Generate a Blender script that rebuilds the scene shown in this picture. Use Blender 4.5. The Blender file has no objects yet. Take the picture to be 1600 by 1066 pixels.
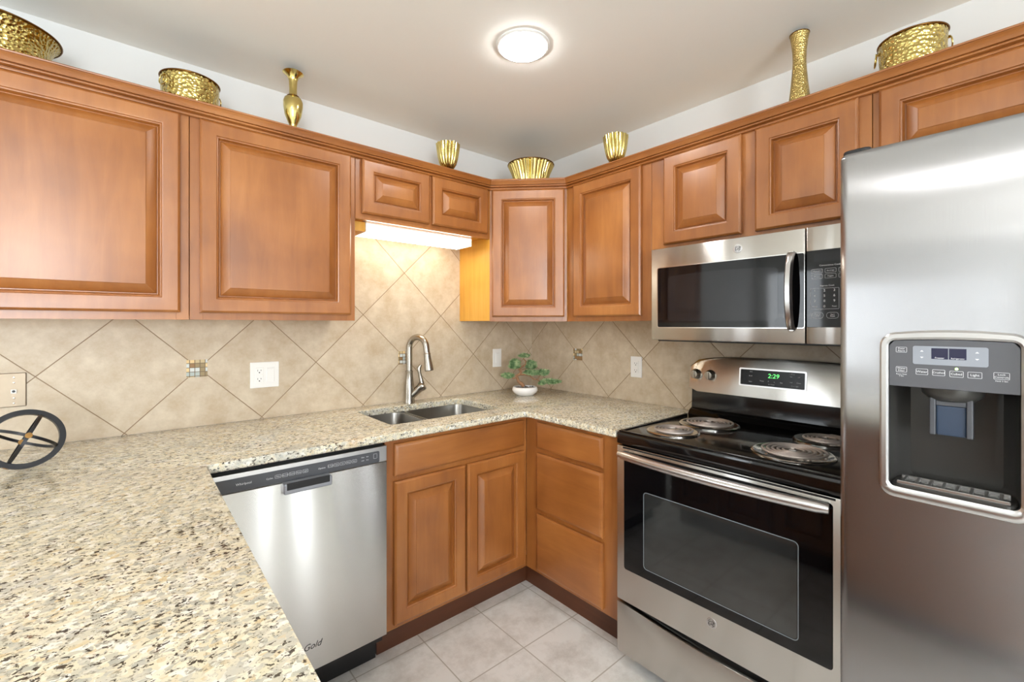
import bpy, bmesh, math, random
from mathutils import Vector, Matrix
random.seed(7)
PI = math.pi
scn = bpy.context.scene
COL = scn.collection

# ---------------------------------------------------------------- camera, world, lights, exposure
EYE = (-2.1356, -2.2794, 1.3535)
cd = bpy.data.cameras.new('camera'); cam = bpy.data.objects.new('camera', cd); COL.objects.link(cam)
cam.location = EYE
cam.rotation_euler = (PI / 2, 0, -0.7082)
cd.sensor_width = 36.0
cd.lens = 36.0 * 695.49 / 1600
cd.shift_y = -25.3 / 1600
cd.clip_start = 0.02
scn.camera = cam

scn.view_settings.view_transform = 'Standard'
scn.view_settings.look = 'None'
scn.view_settings.gamma = 1
scn.view_settings.use_curve_mapping = False
scn.view_settings.exposure = 0.20
scn.cycles.use_denoising = True
scn.cycles.max_bounces = 10
scn.cycles.diffuse_bounces = 6
scn.cycles.glossy_bounces = 5
scn.cycles.sample_clamp_indirect = 6.0
scn.cycles.caustics_reflective = False
scn.cycles.caustics_refractive = False

world = bpy.data.worlds.new('world'); scn.world = world; world.use_nodes = True
wn = world.node_tree.nodes; wl = world.node_tree.links
sky = wn.new('ShaderNodeTexSky'); sky.sky_type = 'HOSEK_WILKIE'
sky.sun_direction = (-0.3, 0.5, 0.75); sky.turbidity = 3.0
wl.new(sky.outputs[0], wn['Background'].inputs[0])
wn['Background'].inputs[1].default_value = 1.6

def area(name, loc, direction, sx, sy, power, color, shape='RECTANGLE'):
    l = bpy.data.lights.new(name, 'AREA'); l.shape = shape; l.size = sx
    if shape == 'RECTANGLE': l.size_y = sy
    l.energy = power; l.color = color
    o = bpy.data.objects.new(name, l); COL.objects.link(o); o.location = loc
    o.rotation_euler = Vector(direction).to_track_quat('-Z', 'Y').to_euler()
    return o
DAY = (0.90, 0.955, 1.0)
WARM = (1.0, 0.93, 0.84)
# daylight lamps at unseen windows: dining one added for brightness, others set from reflections
area('daylight_narrow_window', (-1.04, -5.30, 1.15), (0, 1, 0), .10, 1.90, 4.5, DAY)
area('daylight_narrow_window', (-.50, -5.30, 1.15), (0, 1, 0), .20, 1.90, 8, DAY)
area('added_dining_daylight', (-3.3, -5.30, 1.45), (0, 1, 0), 1.45, 1.15, 125, DAY)
area('daylight_side_window', (-4.58, -0.45, 1.45), (1, 0, 0), 0.55, 1.05, 10, DAY)

# ---------------------------------------------------------------- mesh helpers
def BM(): return bmesh.new()
ORG = {}
def lin(r, g, b):
    f = lambda c: (c / 255 / 12.92) if c / 255 <= 0.04045 else ((c / 255 + 0.055) / 1.055) ** 2.4
    return (f(r), f(g), f(b), 1)

def thing(name, loc, label, cat, group=None):
    o = bpy.data.objects.new(name, None); COL.objects.link(o)
    o.empty_display_size = 0.05; o.location = loc
    o['label'] = label; o['category'] = cat
    if group: o['group'] = group
    ORG[o.name] = Vector(loc)
    return o

def obj(name, bm, m, parent=None, smooth=None, label=None):
    bmesh.ops.remove_doubles(bm, verts=bm.verts, dist=1e-6)
    bmesh.ops.recalc_face_normals(bm, faces=bm.faces)
    me = bpy.data.meshes.new(name)
    org = Vector((0, 0, 0))
    if parent: org = ORG[parent.name]
    bm.transform(Matrix.Translation(-org))
    bm.to_mesh(me); bm.free()
    if isinstance(m, (list, tuple)):
        for k in m: me.materials.append(k)
    else: me.materials.append(m)
    o = bpy.data.objects.new(name, me); COL.objects.link(o)
    if parent: o.parent = parent
    ORG[o.name] = org
    if smooth is not None:
        for p in me.polygons: p.use_smooth = True
        me.set_sharp_from_angle(angle=math.radians(smooth))
    if label: o['label'] = label
    return o

def solo(name, bm, m, loc, label, cat, group=None, smooth=None):
    """a thing that is one mesh, origin at its base"""
    bmesh.ops.remove_doubles(bm, verts=bm.verts, dist=1e-6)
    bm.transform(Matrix.Translation(-Vector(loc)))
    o = obj(name, bm, m, None, smooth); o.location = loc
    o['label'] = label; o['category'] = cat
    if group: o['group'] = group
    return o

def struct(name, bm, m, label=None, smooth=None):
    o = obj(name, bm, m, None, smooth); o['kind'] = 'structure'
    if label: o['label'] = label
    return o

IDT = lambda s, d, z: (s, d, z)
TA = lambda s, d, z: (s, -d, z)            # wall behind the sink: s = x, d = distance out of the wall
TB = lambda s, d, z: (-d, -s, z)           # wall behind the range: s = -y
R2 = math.sqrt(0.5)
TD = lambda s, d, z: (-0.61 + s * R2 - d * R2, -0.305 - s * R2 - d * R2, z)   # diagonal corner face
TP = lambda s, d, z: (-2.57 + d, s, z)     # peninsula, facing +x

def box(bm, T, s0, s1, d0, d1, z0, z1, bev=0.0, seg=2):
    t = bmesh.new()
    vs = [t.verts.new(Vector(T(s, d, z))) for s in (s0, s1) for d in (d0, d1) for z in (z0, z1)]
    for f in ((0, 1, 3, 2), (4, 6, 7, 5), (0, 4, 5, 1), (2, 3, 7, 6), (0, 2, 6, 4), (1, 5, 7, 3)):
        t.faces.new([vs[i] for i in f])
    bmesh.ops.recalc_face_normals(t, faces=t.faces)
    if bev > 0:
        bmesh.ops.bevel(t, geom=list(t.edges), offset=bev, segments=seg, profile=0.5, affect='EDGES')
    join(bm, t)

def join(bm, t, mi=None):
    me = bpy.data.meshes.new('tmp'); t.to_mesh(me); t.free()
    n = len(bm.faces)
    bm.from_mesh(me); bpy.data.meshes.remove(me)
    if mi is not None:
        bm.faces.ensure_lookup_table()
        for f in bm.faces[n:]: f.material_index = mi

def mbox(T, *a, **k):
    b = BM(); box(b, T, *a, **k); return b

def prism(bm, T, poly, d0, d1, bev=0.0, seg=2):
    """poly in (s, z), extruded over d"""
    t = bmesh.new()
    a = [t.verts.new(Vector(T(s, d0, z))) for s, z in poly]
    b = [t.verts.new(Vector(T(s, d1, z))) for s, z in poly]
    n = len(poly)
    fa = t.faces.new(a); fb = t.faces.new(list(reversed(b)))
    for i in range(n):
        t.faces.new([a[i], b[i], b[(i + 1) % n], a[(i + 1) % n]])
    bmesh.ops.recalc_face_normals(t, faces=t.faces)
    if bev > 0:
        bmesh.ops.bevel(t, geom=[e for e in fb.edges], offset=bev, segments=seg, profile=0.5, affect='EDGES')
    join(bm, t)

def vprism(bm, poly, z0, z1, bev=0.0, seg=2, bottom=False):
    """poly in world (x, y), extruded up"""
    t = bmesh.new()
    a = [t.verts.new((x, y, z0)) for x, y in poly]
    b = [t.verts.new((x, y, z1)) for x, y in poly]
    n = len(poly)
    fa = t.faces.new(a); fb = t.faces.new(b)
    for i in range(n):
        t.faces.new([a[i], b[i], b[(i + 1) % n], a[(i + 1) % n]])
    bmesh.ops.recalc_face_normals(t, faces=t.faces)
    if bev > 0:
        es = list(fb.edges) + (list(fa.edges) if bottom else [])
        bmesh.ops.bevel(t, geom=es, offset=bev, segments=seg, profile=0.5, affect='EDGES')
    join(bm, t)

def rrect(s0, s1, z0, z1, r, n=6, arch=0.0):
    pts = []
    for cs, cz, a0 in ((s1 - r, z1 - r, 0), (s0 + r, z1 - r, PI / 2), (s0 + r, z0 + r, PI), (s1 - r, z0 + r, 1.5 * PI)):
        for i in range(n + 1):
            a = a0 + PI / 2 * i / n
            pts.append((cs + r * math.cos(a), cz + r * math.sin(a)))
    if arch:
        out = []
        for i, (s, z) in enumerate(pts):
            out.append((s, z))
            if i == n:       # along the top edge
                for k in range(1, 8):
                    u = k / 8
                    out.append((pts[n][0] + (pts[n + 1][0] - pts[n][0]) * u, z1))
        mid = (s0 + s1) / 2; hw = (s1 - s0) / 2
        pts = [(s, z + (arch * (1 - ((s - mid) / hw) ** 2) if z > (z0 + z1) / 2 else 0)) for s, z in out]
    return pts

def ring_prism(bm, T, outer, inner, d0, d1, bev=0.0):
    """outer/inner loops with equal counts"""
    t = bmesh.new()
    n = len(outer)
    def loop(p, d): return [t.verts.new(Vector(T(s, d, z))) for s, z in p]
    if bev:
        L = [loop(outer, d0), loop(outer, d1 - bev), loop([(o[0] + (i[0] - o[0]) * .25, o[1] + (i[1] - o[1]) * .25) for o, i in zip(outer, inner)], d1),
             loop([(o[0] + (i[0] - o[0]) * .75, o[1] + (i[1] - o[1]) * .75) for o, i in zip(outer, inner)], d1), loop(inner, d1 - bev), loop(inner, d0)]
    else:
        L = [loop(outer, d0), loop(outer, d1), loop(inner, d1), loop(inner, d0)]
    m = len(L)
    for k in range(m):
        A, B = L[k], L[(k + 1) % m]
        for i in range(n):
            t.faces.new([A[i], A[(i + 1) % n], B[(i + 1) % n], B[i]])
    join(bm, t)

def tube(bm, pts, r, seg=12, closed=False, caps=True, up=None):
    P = [Vector(p) for p in pts]; n = len(P)
    R = r if isinstance(r, (list, tuple)) else [r] * n
    rings = []
    prev = None
    for i in range(n):
        if closed: tg = (P[(i + 1) % n] - P[i - 1])
        else: tg = P[min(i + 1, n - 1)] - P[max(i - 1, 0)]
        tg.normalize()
        if prev is None:
            ref = Vector(up) if up else (Vector((0, 0, 1)) if abs(tg.z) < .9 else Vector((1, 0, 0)))
            nx = tg.cross(ref).normalized()
        else:
            nx = prev - tg * prev.dot(tg); nx.normalize()
        prev = nx
        ny = tg.cross(nx)
        rings.append([bm.verts.new(P[i] + (nx * math.cos(2 * PI * k / seg) + ny * math.sin(2 * PI * k / seg)) * R[i]) for k in range(seg)])
    for i in range(n if closed else n - 1):
        A, B = rings[i], rings[(i + 1) % n]
        for k in range(seg):
            bm.faces.new([A[k], A[(k + 1) % seg], B[(k + 1) % seg], B[k]])
    if caps and not closed:
        bm.faces.new(rings[0]); bm.faces.new(list(reversed(rings[-1])))

def lathe(bm, prof, c, seg=48, flute=0, amp=0.0, fz=None, axis=None, sx=1, sy=1):
    """prof = [(r, z)], axis = optional 3x3 matrix mapping local xyz to world"""
    c = Vector(c); rings = []
    for r, z in prof:
        ring = []
        if r < 1e-6:
            v = Vector((0, 0, z)); v = axis @ v if axis else v
            rings.append([bm.verts.new(c + v)]); continue
        for k in range(seg):
            a = 2 * PI * k / seg
            rr = r
            if flute:
                w = fz(z) if fz else 1
                rr = r * (1 + amp * w * (abs(math.cos(a * flute / 2)) - .6))
            v = Vector((rr * math.cos(a) * sx, rr * math.sin(a) * sy, z)); v = axis @ v if axis else v
            ring.append(bm.verts.new(c + v))
        rings.append(ring)
    for A, B in zip(rings, rings[1:]):
        if len(A) == 1 and len(B) == 1: continue
        for k in range(seg):
            k2 = (k + 1) % seg
            if len(A) == 1: bm.faces.new([A[0], B[k2], B[k]])
            elif len(B) == 1: bm.faces.new([A[k], A[k2], B[0]])
            else: bm.faces.new([A[k], A[k2], B[k2], B[k]])

def mlathe(*a, **k):
    b = BM(); lathe(b, *a, **k); return b

def axmat(T, n):
    """matrix whose local z points along the outward d axis of frame T"""
    o = Vector(T(0, 0, 0)); s = Vector(T(1, 0, 0)) - o; d = Vector(T(0, 1, 0)) - o; z = Vector(T(0, 0, 1)) - o
    return Matrix((s, z, d)).transposed()

def text(bm, T, s, d, z, body, size, shear=0.0, thick=0.0003, align='CENTER'):
    cu = bpy.data.curves.new('t', 'FONT'); cu.body = body; cu.size = size; cu.align_x = align; cu.align_y = 'CENTER'
    cu.shear = shear; cu.resolution_u = 3
    ob = bpy.data.objects.new('t', cu); COL.objects.link(ob)
    dg = bpy.context.evaluated_depsgraph_get()
    me = bpy.data.meshes.new_from_object(ob.evaluated_get(dg))
    t = bmesh.new(); t.from_mesh(me)
    bmesh.ops.remove_doubles(t, verts=t.verts, dist=1e-7)
    for v in t.verts: v.co = Vector(T(s + v.co.x, d, z + v.co.y))
    join(bm, t)
    bpy.data.meshes.remove(me); bpy.data.objects.remove(ob); bpy.data.curves.remove(cu)

def outline(bm, T, s0, s1, z0, z1, d, w=0.0006, r=0.002):
    o = rrect(s0, s1, z0, z1, r, 3); i = rrect(s0 + w, s1 - w, z0 + w, z1 - w, max(r - w, .0003), 3)
    ring_prism(bm, T, o, i, d - 0.0003, d)

# ---------------------------------------------------------------- materials
def mat(name):
    m = bpy.data.materials.new(name); m.use_nodes = True
    nt = m.node_tree
    return m, nt, nt.nodes['Principled BSDF'], nt.nodes, nt.links

def simple(name, col, rough=.5, metal=0., spec=.5, coat=0., noise=0.0, nscale=30., bump=0.0, bscale=200.):
    m, nt, p, N, L = mat(name)
    p.inputs['Base Color'].default_value = col
    p.inputs['Roughness'].default_value = rough; p.inputs['Metallic'].default_value = metal
    p.inputs['Specular IOR Level'].default_value = spec
    p.inputs['Coat Weight'].default_value = coat; p.inputs['Coat Roughness'].default_value = .12
    tc = N.new('ShaderNodeTexCoord')
    if noise > 0:
        n = N.new('ShaderNodeTexNoise'); n.inputs['Scale'].default_value = nscale; n.inputs['Detail'].default_value = 4
        L.new(tc.outputs['Object'], n.inputs['Vector'])
        mx = N.new('ShaderNodeMix'); mx.data_type = 'RGBA'
        mx.inputs[6].default_value = tuple(c * (1 - noise) for c in col[:3]) + (1,)
        mx.inputs[7].default_value = tuple(min(1, c * (1 + noise)) for c in col[:3]) + (1,)
        L.new(n.outputs[0], mx.inputs[0]); L.new(mx.outputs[2], p.inputs['Base Color'])
    if bump > 0:
        n = N.new('ShaderNodeTexNoise'); n.inputs['Scale'].default_value = bscale; n.inputs['Detail'].default_value = 3
        L.new(tc.outputs['Object'], n.inputs['Vector'])
        b = N.new('ShaderNodeBump'); b.inputs['Strength'].default_value = bump; b.inputs['Distance'].default_value = .002
        L.new(n.outputs[0], b.inputs['Height']); L.new(b.outputs[0], p.inputs['Normal'])
    return m

def wood(name, stretch, c1, c2, c3, rough=.36, coat=.6):
    m, nt, p, N, L = mat(name)
    tc = N.new('ShaderNodeTexCoord'); oi = N.new('ShaderNodeObjectInfo')
    off = N.new('ShaderNodeVectorMath'); off.operation = 'SCALE'; off.inputs[0].default_value = (3.1, 5.7, 2.3)
    L.new(oi.outputs['Random'], off.inputs['Scale'])
    ad = N.new('ShaderNodeVectorMath'); ad.operation = 'ADD'
    L.new(tc.outputs['Object'], ad.inputs[0]); L.new(off.outputs[0], ad.inputs[1])
    mp = N.new('ShaderNodeMapping'); mp.inputs['Scale'].default_value = stretch
    L.new(ad.outputs[0], mp.inputs['Vector'])
    n1 = N.new('ShaderNodeTexNoise'); n1.inputs['Scale'].default_value = 1.6; n1.inputs['Detail'].default_value = 6; n1.inputs['Roughness'].default_value = .6
    n1.inputs['Distortion'].default_value = .6
    L.new(mp.outputs[0], n1.inputs['Vector'])
    n2 = N.new('ShaderNodeTexNoise'); n2.inputs['Scale'].default_value = 3.2; n2.inputs['Detail'].default_value = 3
    L.new(ad.outputs[0], n2.inputs['Vector'])
    av = N.new('ShaderNodeMath'); av.operation = 'MULTIPLY_ADD'; av.inputs[1].default_value = .38
    mul = N.new('ShaderNodeMath'); mul.operation = 'MULTIPLY'; mul.inputs[1].default_value = .62
    L.new(n2.outputs[0], mul.inputs[0]); L.new(n1.outputs[0], av.inputs[0]); L.new(mul.outputs[0], av.inputs[2])
    cr = N.new('ShaderNodeValToRGB')
    e = cr.color_ramp.elements
    e[0].position = .33; e[0].color = c1; e[1].position = .68; e[1].color = c3
    k = e.new(.5); k.color = c2
    L.new(av.outputs[0], cr.inputs[0]); L.new(cr.outputs[0], p.inputs['Base Color'])
    p.inputs['Roughness'].default_value = rough
    p.inputs['Coat Weight'].default_value = coat; p.inputs['Coat Roughness'].default_value = .34
    b = N.new('ShaderNodeBump'); b.inputs['Strength'].default_value = .04; b.inputs['Distance'].default_value = .002
    L.new(n1.outputs[0], b.inputs['Height']); L.new(b.outputs[0], p.inputs['Normal'])
    return m
WC = (lin(134, 78, 31), lin(157, 96, 43), lin(177, 115, 57))
M_WOOD = wood('cinnamon_maple', (14, 14, 1.8), *WC)
M_WOODH = wood('cinnamon_maple_cross_grain', (1.8, 1.8, 14), *WC)
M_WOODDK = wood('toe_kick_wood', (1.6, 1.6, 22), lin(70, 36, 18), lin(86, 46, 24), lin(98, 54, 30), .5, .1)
M_GOLDWOOD = wood('golden_oak_laminate', (26, 26, 1.4), lin(196, 138, 44), lin(214, 158, 62), lin(226, 174, 84), .4, .1)

def brushed(name, col, rough, aniso, rot, stretch, bump=.02):
    m, nt, p, N, L = mat(name)
    p.inputs['Metallic'].default_value = 1; p.inputs['Roughness'].default_value = rough
    p.inputs['Anisotropic'].default_value = aniso; p.inputs['Anisotropic Rotation'].default_value = rot
    tg = N.new('ShaderNodeTangent'); tg.direction_type = 'RADIAL'; tg.axis = 'Z'
    L.new(tg.outputs[0], p.inputs['Tangent'])
    tc = N.new('ShaderNodeTexCoord'); mp = N.new('ShaderNodeMapping'); mp.inputs['Scale'].default_value = stretch
    L.new(tc.outputs['Object'], mp.inputs['Vector'])
    n = N.new('ShaderNodeTexNoise'); n.inputs['Scale'].default_value = 8; n.inputs['Detail'].default_value = 3
    L.new(mp.outputs[0], n.inputs['Vector'])
    mx = N.new('ShaderNodeMix'); mx.data_type = 'RGBA'
    mx.inputs[6].default_value = tuple(c * .93 for c in col[:3]) + (1,); mx.inputs[7].default_value = tuple(min(1, c * 1.06) for c in col[:3]) + (1,)
    L.new(n.outputs[0], mx.inputs[0]); L.new(mx.outputs[2], p.inputs['Base Color'])
    return m
M_STEELH = brushed('stainless_steel_horizontal_grain', lin(198, 195, 190), .22, 1.0, .25, (2, 2, 120))
M_STEELV = brushed('stainless_steel_vertical_grain', lin(166, 166, 168),  .22, 1.0, .0, (120, 120, 2))
M_STEELS = simple('sink_steel', lin(146, 143, 138), .33, 1.0, noise=.05, nscale=60)
M_NICKEL = simple('brushed_nickel', lin(172, 166, 156), .24, 1.0)
M_CHROME = simple('chrome', lin(232, 230, 226), .14, 1.0)
M_SATIN = simple('satin_silver', lin(205, 204, 204), .28, 1.0)
M_PLATE = simple('steel_wall_plate', lin(132, 120, 104), .45, 1.0, noise=.05, nscale=90)
M_BLACK = simple('black_enamel', lin(14, 13, 13), .10, 0, .6, noise=.2, nscale=8)
M_BLACKM = simple('black_plastic', lin(20, 20, 22), .45)
M_GLASSB = simple('black_glass', lin(9, 9, 11), .05, 0, .45)
M_WINB = simple('oven_window_glass', lin(40, 42, 42), .06, 0, 1.0, noise=.25, nscale=14)
M_MWMESH = simple('microwave_window_screen', lin(26, 26, 29), .07, 0, .5)
M_GRAYP = simple('charcoal_plastic', lin(72, 74, 79), .4)
M_PANELG = simple('dispenser_panel_gray', lin(84, 85, 90), .38)
M_LCDG = simple('pale_gray_keypad', lin(142, 147, 156), .4)
M_CAV = simple('dispenser_cavity_plastic', lin(54, 53, 51), .28)
M_BLUEP = simple('dispenser_paddle_translucent', lin(48, 62, 82), .25)
M_INK = simple('white_print', lin(225, 226, 230), .5)
M_INKD = simple('dark_print', lin(50, 50, 52), .5)
M_WHITE = simple('white_plastic', lin(232, 232, 230), .35)
M_OFFW = simple('white_enamel', lin(240, 238, 230), .4)
M_CERAM = simple('white_glazed_ceramic', lin(236, 234, 234), .2, noise=.02)
M_COIL = simple('burner_coil', lin(186, 176, 170), .42, .6, noise=.15, nscale=40)
M_IRON = simple('black_painted_iron', lin(30, 31, 36), .3, .3, .6, noise=.3, nscale=30)
M_RUB = simple('gold_rubbed_iron', lin(150, 112, 60), .4, .6, noise=.4, nscale=60)
M_BARK = simple('bonsai_bark', lin(146, 108, 78), .8, noise=.35, nscale=90, bump=.5, bscale=150)
M_PEB = simple('gray_pebbles', lin(120, 116, 116), .7, noise=.3, nscale=120)
M_PAINT = simple('white_wall_paint', lin(226, 227, 226), .6, noise=.015, nscale=4, bump=.06, bscale=120)
M_CEIL = simple('ceiling_paint', lin(242, 241, 236), .75, noise=.015, nscale=3, bump=.12, bscale=90)
M_TRIMW = simple('white_trim_paint', lin(240, 240, 238), .4)
M_GRASS = simple('outdoor_lawn', lin(96, 120, 72), .9, noise=.3, nscale=3)

def brass(name, hammer=0.0, hscale=55., col=(218, 198, 126), rough=.15):
    m, nt, p, N, L = mat(name)
    p.inputs['Metallic'].default_value = 1; p.inputs['Roughness'].default_value = rough
    tc = N.new('ShaderNodeTexCoord')
    n = N.new('ShaderNodeTexNoise'); n.inputs['Scale'].default_value = 22; n.inputs['Detail'].default_value = 4
    L.new(tc.outputs['Object'], n.inputs['Vector'])
    mx = N.new('ShaderNodeMix'); mx.data_type = 'RGBA'
    mx.inputs[6].default_value = lin(*[c * .86 for c in col]); mx.inputs[7].default_value = lin(*[min(255, c * 1.08) for c in col])
    L.new(n.outputs[0], mx.inputs[0]); L.new(mx.outputs[2], p.inputs['Base Color'])
    if hammer:
        v = N.new('ShaderNodeTexVoronoi'); v.feature = 'F1'; v.inputs['Scale'].default_value = hscale
        L.new(tc.outputs['Object'], v.inputs['Vector'])
        b = N.new('ShaderNodeBump'); b.inputs['Strength'].default_value = hammer; b.inputs['Distance'].default_value = .006
        L.new(v.outputs['Distance'], b.inputs['Height']); L.new(b.outputs[0], p.inputs['Normal'])
    return m
M_BRASS = brass('polished_brass')
M_BRASSH = brass('hammered_brass', .7, 92, (204, 182, 112), .18)
M_BRASSF = brass('fine_hammered_brass', .4, 210, (200, 176, 112), .22)
M_BRASSD = simple('dark_brass_rim', lin(120, 84, 40), .25, 1.0)

def emit(name, col, strength, base=(.9, .9, .9, 1)):
    m, nt, p, N, L = mat(name)
    p.inputs['Base Color'].default_value = base
    p.inputs['Emission Color'].default_value = col; p.inputs['Emission Strength'].default_value = strength
    return m
M_LAMP = emit('ceiling_lamp_lens', (1.0, .985, .97, 1), 58)
M_TUBE = emit('fluorescent_diffuser', (1.0, .91, .74, 1), 7)
M_GREEN = emit('green_clock_digits', (.15, 1.0, .2, 1), 1.6, (.02, .1, .02, 1))
M_LED = emit('green_indicator', (.55, 1.0, .1, 1), 3.0)
M_LCD = emit('blue_display', (.05, .06, .28, 1), .10, lin(12, 12, 36))

def granite():
    m, nt, p, N, L = mat('cream_granite')
    tc = N.new('ShaderNodeTexCoord')
    mp = N.new('ShaderNodeMapping'); mp.inputs['Rotation'].default_value = (0, 0, math.radians(8)); mp.inputs['Scale'].default_value = (.82, 1, 1)
    L.new(tc.outputs['Object'], mp.inputs['Vector'])
    def noise(scale, det=3, rough=.55, dist=0., vec=None):
        n = N.new('ShaderNodeTexNoise'); n.inputs['Scale'].default_value = scale; n.inputs['Detail'].default_value = det
        n.inputs['Roughness'].default_value = rough; n.inputs['Distortion'].default_value = dist
        L.new((vec or mp).outputs[0], n.inputs['Vector']); return n
    def ramp(src, stops):
        r = N.new('ShaderNodeValToRGB'); e = r.color_ramp.elements
        e[0].position, e[0].color = stops[0]; e[1].position, e[1].color = stops[-1]
        for s, c in stops[1:-1]:
            k = e.new(s); k.color = c
        L.new(src, r.inputs[0]); return r
    def mix(a, b, f):
        x = N.new('ShaderNodeMix'); x.data_type = 'RGBA'
        for s, i in ((a, 6), (b, 7)):
            if hasattr(s, 'links'): L.new(s, x.inputs[i])
            else: x.inputs[i].default_value = s
        L.new(f, x.inputs[0]); return x.outputs[2]
    W = (1, 1, 1, 1); K = (0, 0, 0, 1)
    vor = N.new('ShaderNodeTexVoronoi'); vor.inputs['Scale'].default_value = 120
    wob = noise(40, 2)
    wv = N.new('ShaderNodeVectorMath'); wv.operation = 'MULTIPLY_ADD'; wv.inputs[1].default_value = (.02, .02, .02)
    L.new(wob.outputs[1], wv.inputs[0]); L.new(mp.outputs[0], wv.inputs[2])
    L.new(wv.outputs[0], vor.inputs['Vector'])
    sep = N.new('ShaderNodeSeparateColor'); L.new(vor.outputs['Color'], sep.inputs[0])
    cells = ramp(sep.outputs[0], [(0, lin(218, 210, 182)), (.3, lin(228, 222, 200)), (.48, lin(196, 192, 174)), (.64, lin(236, 233, 222)), (.76, lin(176, 175, 163)), (.9, lin(208, 190, 152)), (1, lin(150, 148, 138))])
    cells.color_ramp.interpolation = 'CONSTANT'
    base = mix(cells.outputs[0], lin(222, 214, 194), ramp(noise(60, 3).outputs[0], [(.38, K), (.62, (.5, .5, .5, 1))]).outputs[0])
    base = mix(base, lin(204, 158, 96), ramp(noise(5.0, 5, .65, .4).outputs[0], [(.62, K), (.76, (.62, .62, .62, 1))]).outputs[0])
    base = mix(base, lin(186, 186, 180), ramp(noise(10, 5, .65).outputs[0], [(.52, K), (.68, (.65, .65, .65, 1))]).outputs[0])
    base = mix(base, lin(240, 238, 232), ramp(noise(26, 3, .6).outputs[0], [(.60, K), (.70, (.7, .7, .7, 1))]).outputs[0])
    # black/brown flecks, denser in bands
    fl = noise(122, 4, .6, .5)
    band = noise(6, 4, .6)
    fm = N.new('ShaderNodeMath'); fm.operation = 'MULTIPLY_ADD'; fm.inputs[1].default_value = .17
    L.new(band.outputs[0], fm.inputs[0]); L.new(fl.outputs[0], fm.inputs[2])
    grey = ramp(noise(120, 4, .65, .3).outputs[0], [(.55, K), (.63, (.8, .8, .8, 1))])
    base = mix(base, lin(142, 137, 122), grey.outputs[0])
    base = mix(base, lin(70, 66, 58), ramp(noise(210, 3, .6, .2).outputs[0], [(.635, K), (.68, (.8, .8, .8, 1))]).outputs[0])
    fleckcol = ramp(noise(30, 2).outputs[0], [(.4, lin(34, 31, 28)), (.60, lin(52, 42, 34)), (.72, lin(92, 52, 30))])
    base = mix(base, fleckcol.outputs[0], ramp(fm.outputs[0], [(.668, K), (.70, (.92, .92, .92, 1))]).outputs[0])
    L.new(base, p.inputs['Base Color'])
    p.inputs['Roughness'].default_value = .14; p.inputs['Specular IOR Level'].default_value = .5
    return m
M_GRAN = granite()

def tilewall(name, axis):
    """big beige tiles laid diagonally, thin grout; axis = 0 runs along x, 1 along y"""
    m, nt, p, N, L = mat(name)
    tc = N.new('ShaderNodeTexCoord'); sp = N.new('ShaderNodeSeparateXYZ'); L.new(tc.outputs['Object'], sp.inputs[0])
    s = sp.outputs[axis]; z = sp.outputs[2]
    P = .4706; s0, z0 = ((-.978, 1.171) if axis == 0 else (-.428, 1.168))
    def math_(op, a, b=None, c=None):
        n = N.new('ShaderNodeMath'); n.operation = op
        for i, v in enumerate((a, b, c)):
            if v is None: continue
            if hasattr(v, 'links'): L.new(v, n.inputs[i])
            else: n.inputs[i].default_value = v
        return n.outputs[0]
    ids = []; ds = []
    for sgn in (1, -1):
        u = math_('ADD', s, z) if sgn > 0 else math_('SUBTRACT', s, z)
        u = math_('DIVIDE', math_('SUBTRACT', u, s0 + sgn * z0), P)
        fr = math_('FRACT', math_('ADD', u, .5))
        ds.append(math_('MULTIPLY', math_('ABSOLUTE', math_('SUBTRACT', fr, .5)), P))
        ids.append(math_('FLOOR', u))
    dm = math_('MINIMUM', ds[0], ds[1])
    g = N.new('ShaderNodeMapRange'); g.interpolation_type = 'SMOOTHSTEP'
    g.inputs[1].default_value = .0013; g.inputs[2].default_value = .0028
    L.new(dm, g.inputs[0])
    cid = N.new('ShaderNodeCombineXYZ'); L.new(ids[0], cid.inputs[0]); L.new(ids[1], cid.inputs[1])
    wn_ = N.new('ShaderNodeTexWhiteNoise'); L.new(cid.outputs[0], wn_.inputs['Vector'])
    ad = N.new('ShaderNodeVectorMath'); ad.operation = 'MULTIPLY_ADD'; ad.inputs[1].default_value = (4, 4, 4)
    L.new(wn_.outputs['Color'], ad.inputs[0]); L.new(tc.outputs['Object'], ad.inputs[2])
    n1 = N.new('ShaderNodeTexNoise'); n1.inputs['Scale'].default_value = 13; n1.inputs['Detail'].default_value = 9; n1.inputs['Roughness'].default_value = .68
    L.new(ad.outputs[0], n1.inputs['Vector'])
    cr = N.new('ShaderNodeValToRGB'); e = cr.color_ramp.elements
    e[0].position = .32; e[0].color = lin(180, 161, 134); e[1].position = .70; e[1].color = lin(208, 195, 174)
    k = e.new(.5); k.color = lin(193, 178, 156)
    L.new(n1.outputs[0], cr.inputs[0])
    mx = N.new('ShaderNodeMix'); mx.data_type = 'RGBA'; mx.inputs[6].default_value = lin(134, 110, 82)
    L.new(cr.outputs[0], mx.inputs[7]); L.new(g.outputs[0], mx.inputs[0]); L.new(mx.outputs[2], p.inputs['Base Color'])
    p.inputs['Roughness'].default_value = .42
    b = N.new('ShaderNodeBump'); b.inputs['Strength'].default_value = .6; b.inputs['Distance'].default_value = .002
    L.new(g.outputs[0], b.inputs['Height']); L.new(b.outputs[0], p.inputs['Normal'])
    return m
M_TILEA = tilewall('beige_diagonal_tile', 0)
M_TILEB = tilewall('beige_diagonal_tile_return', 1)

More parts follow.
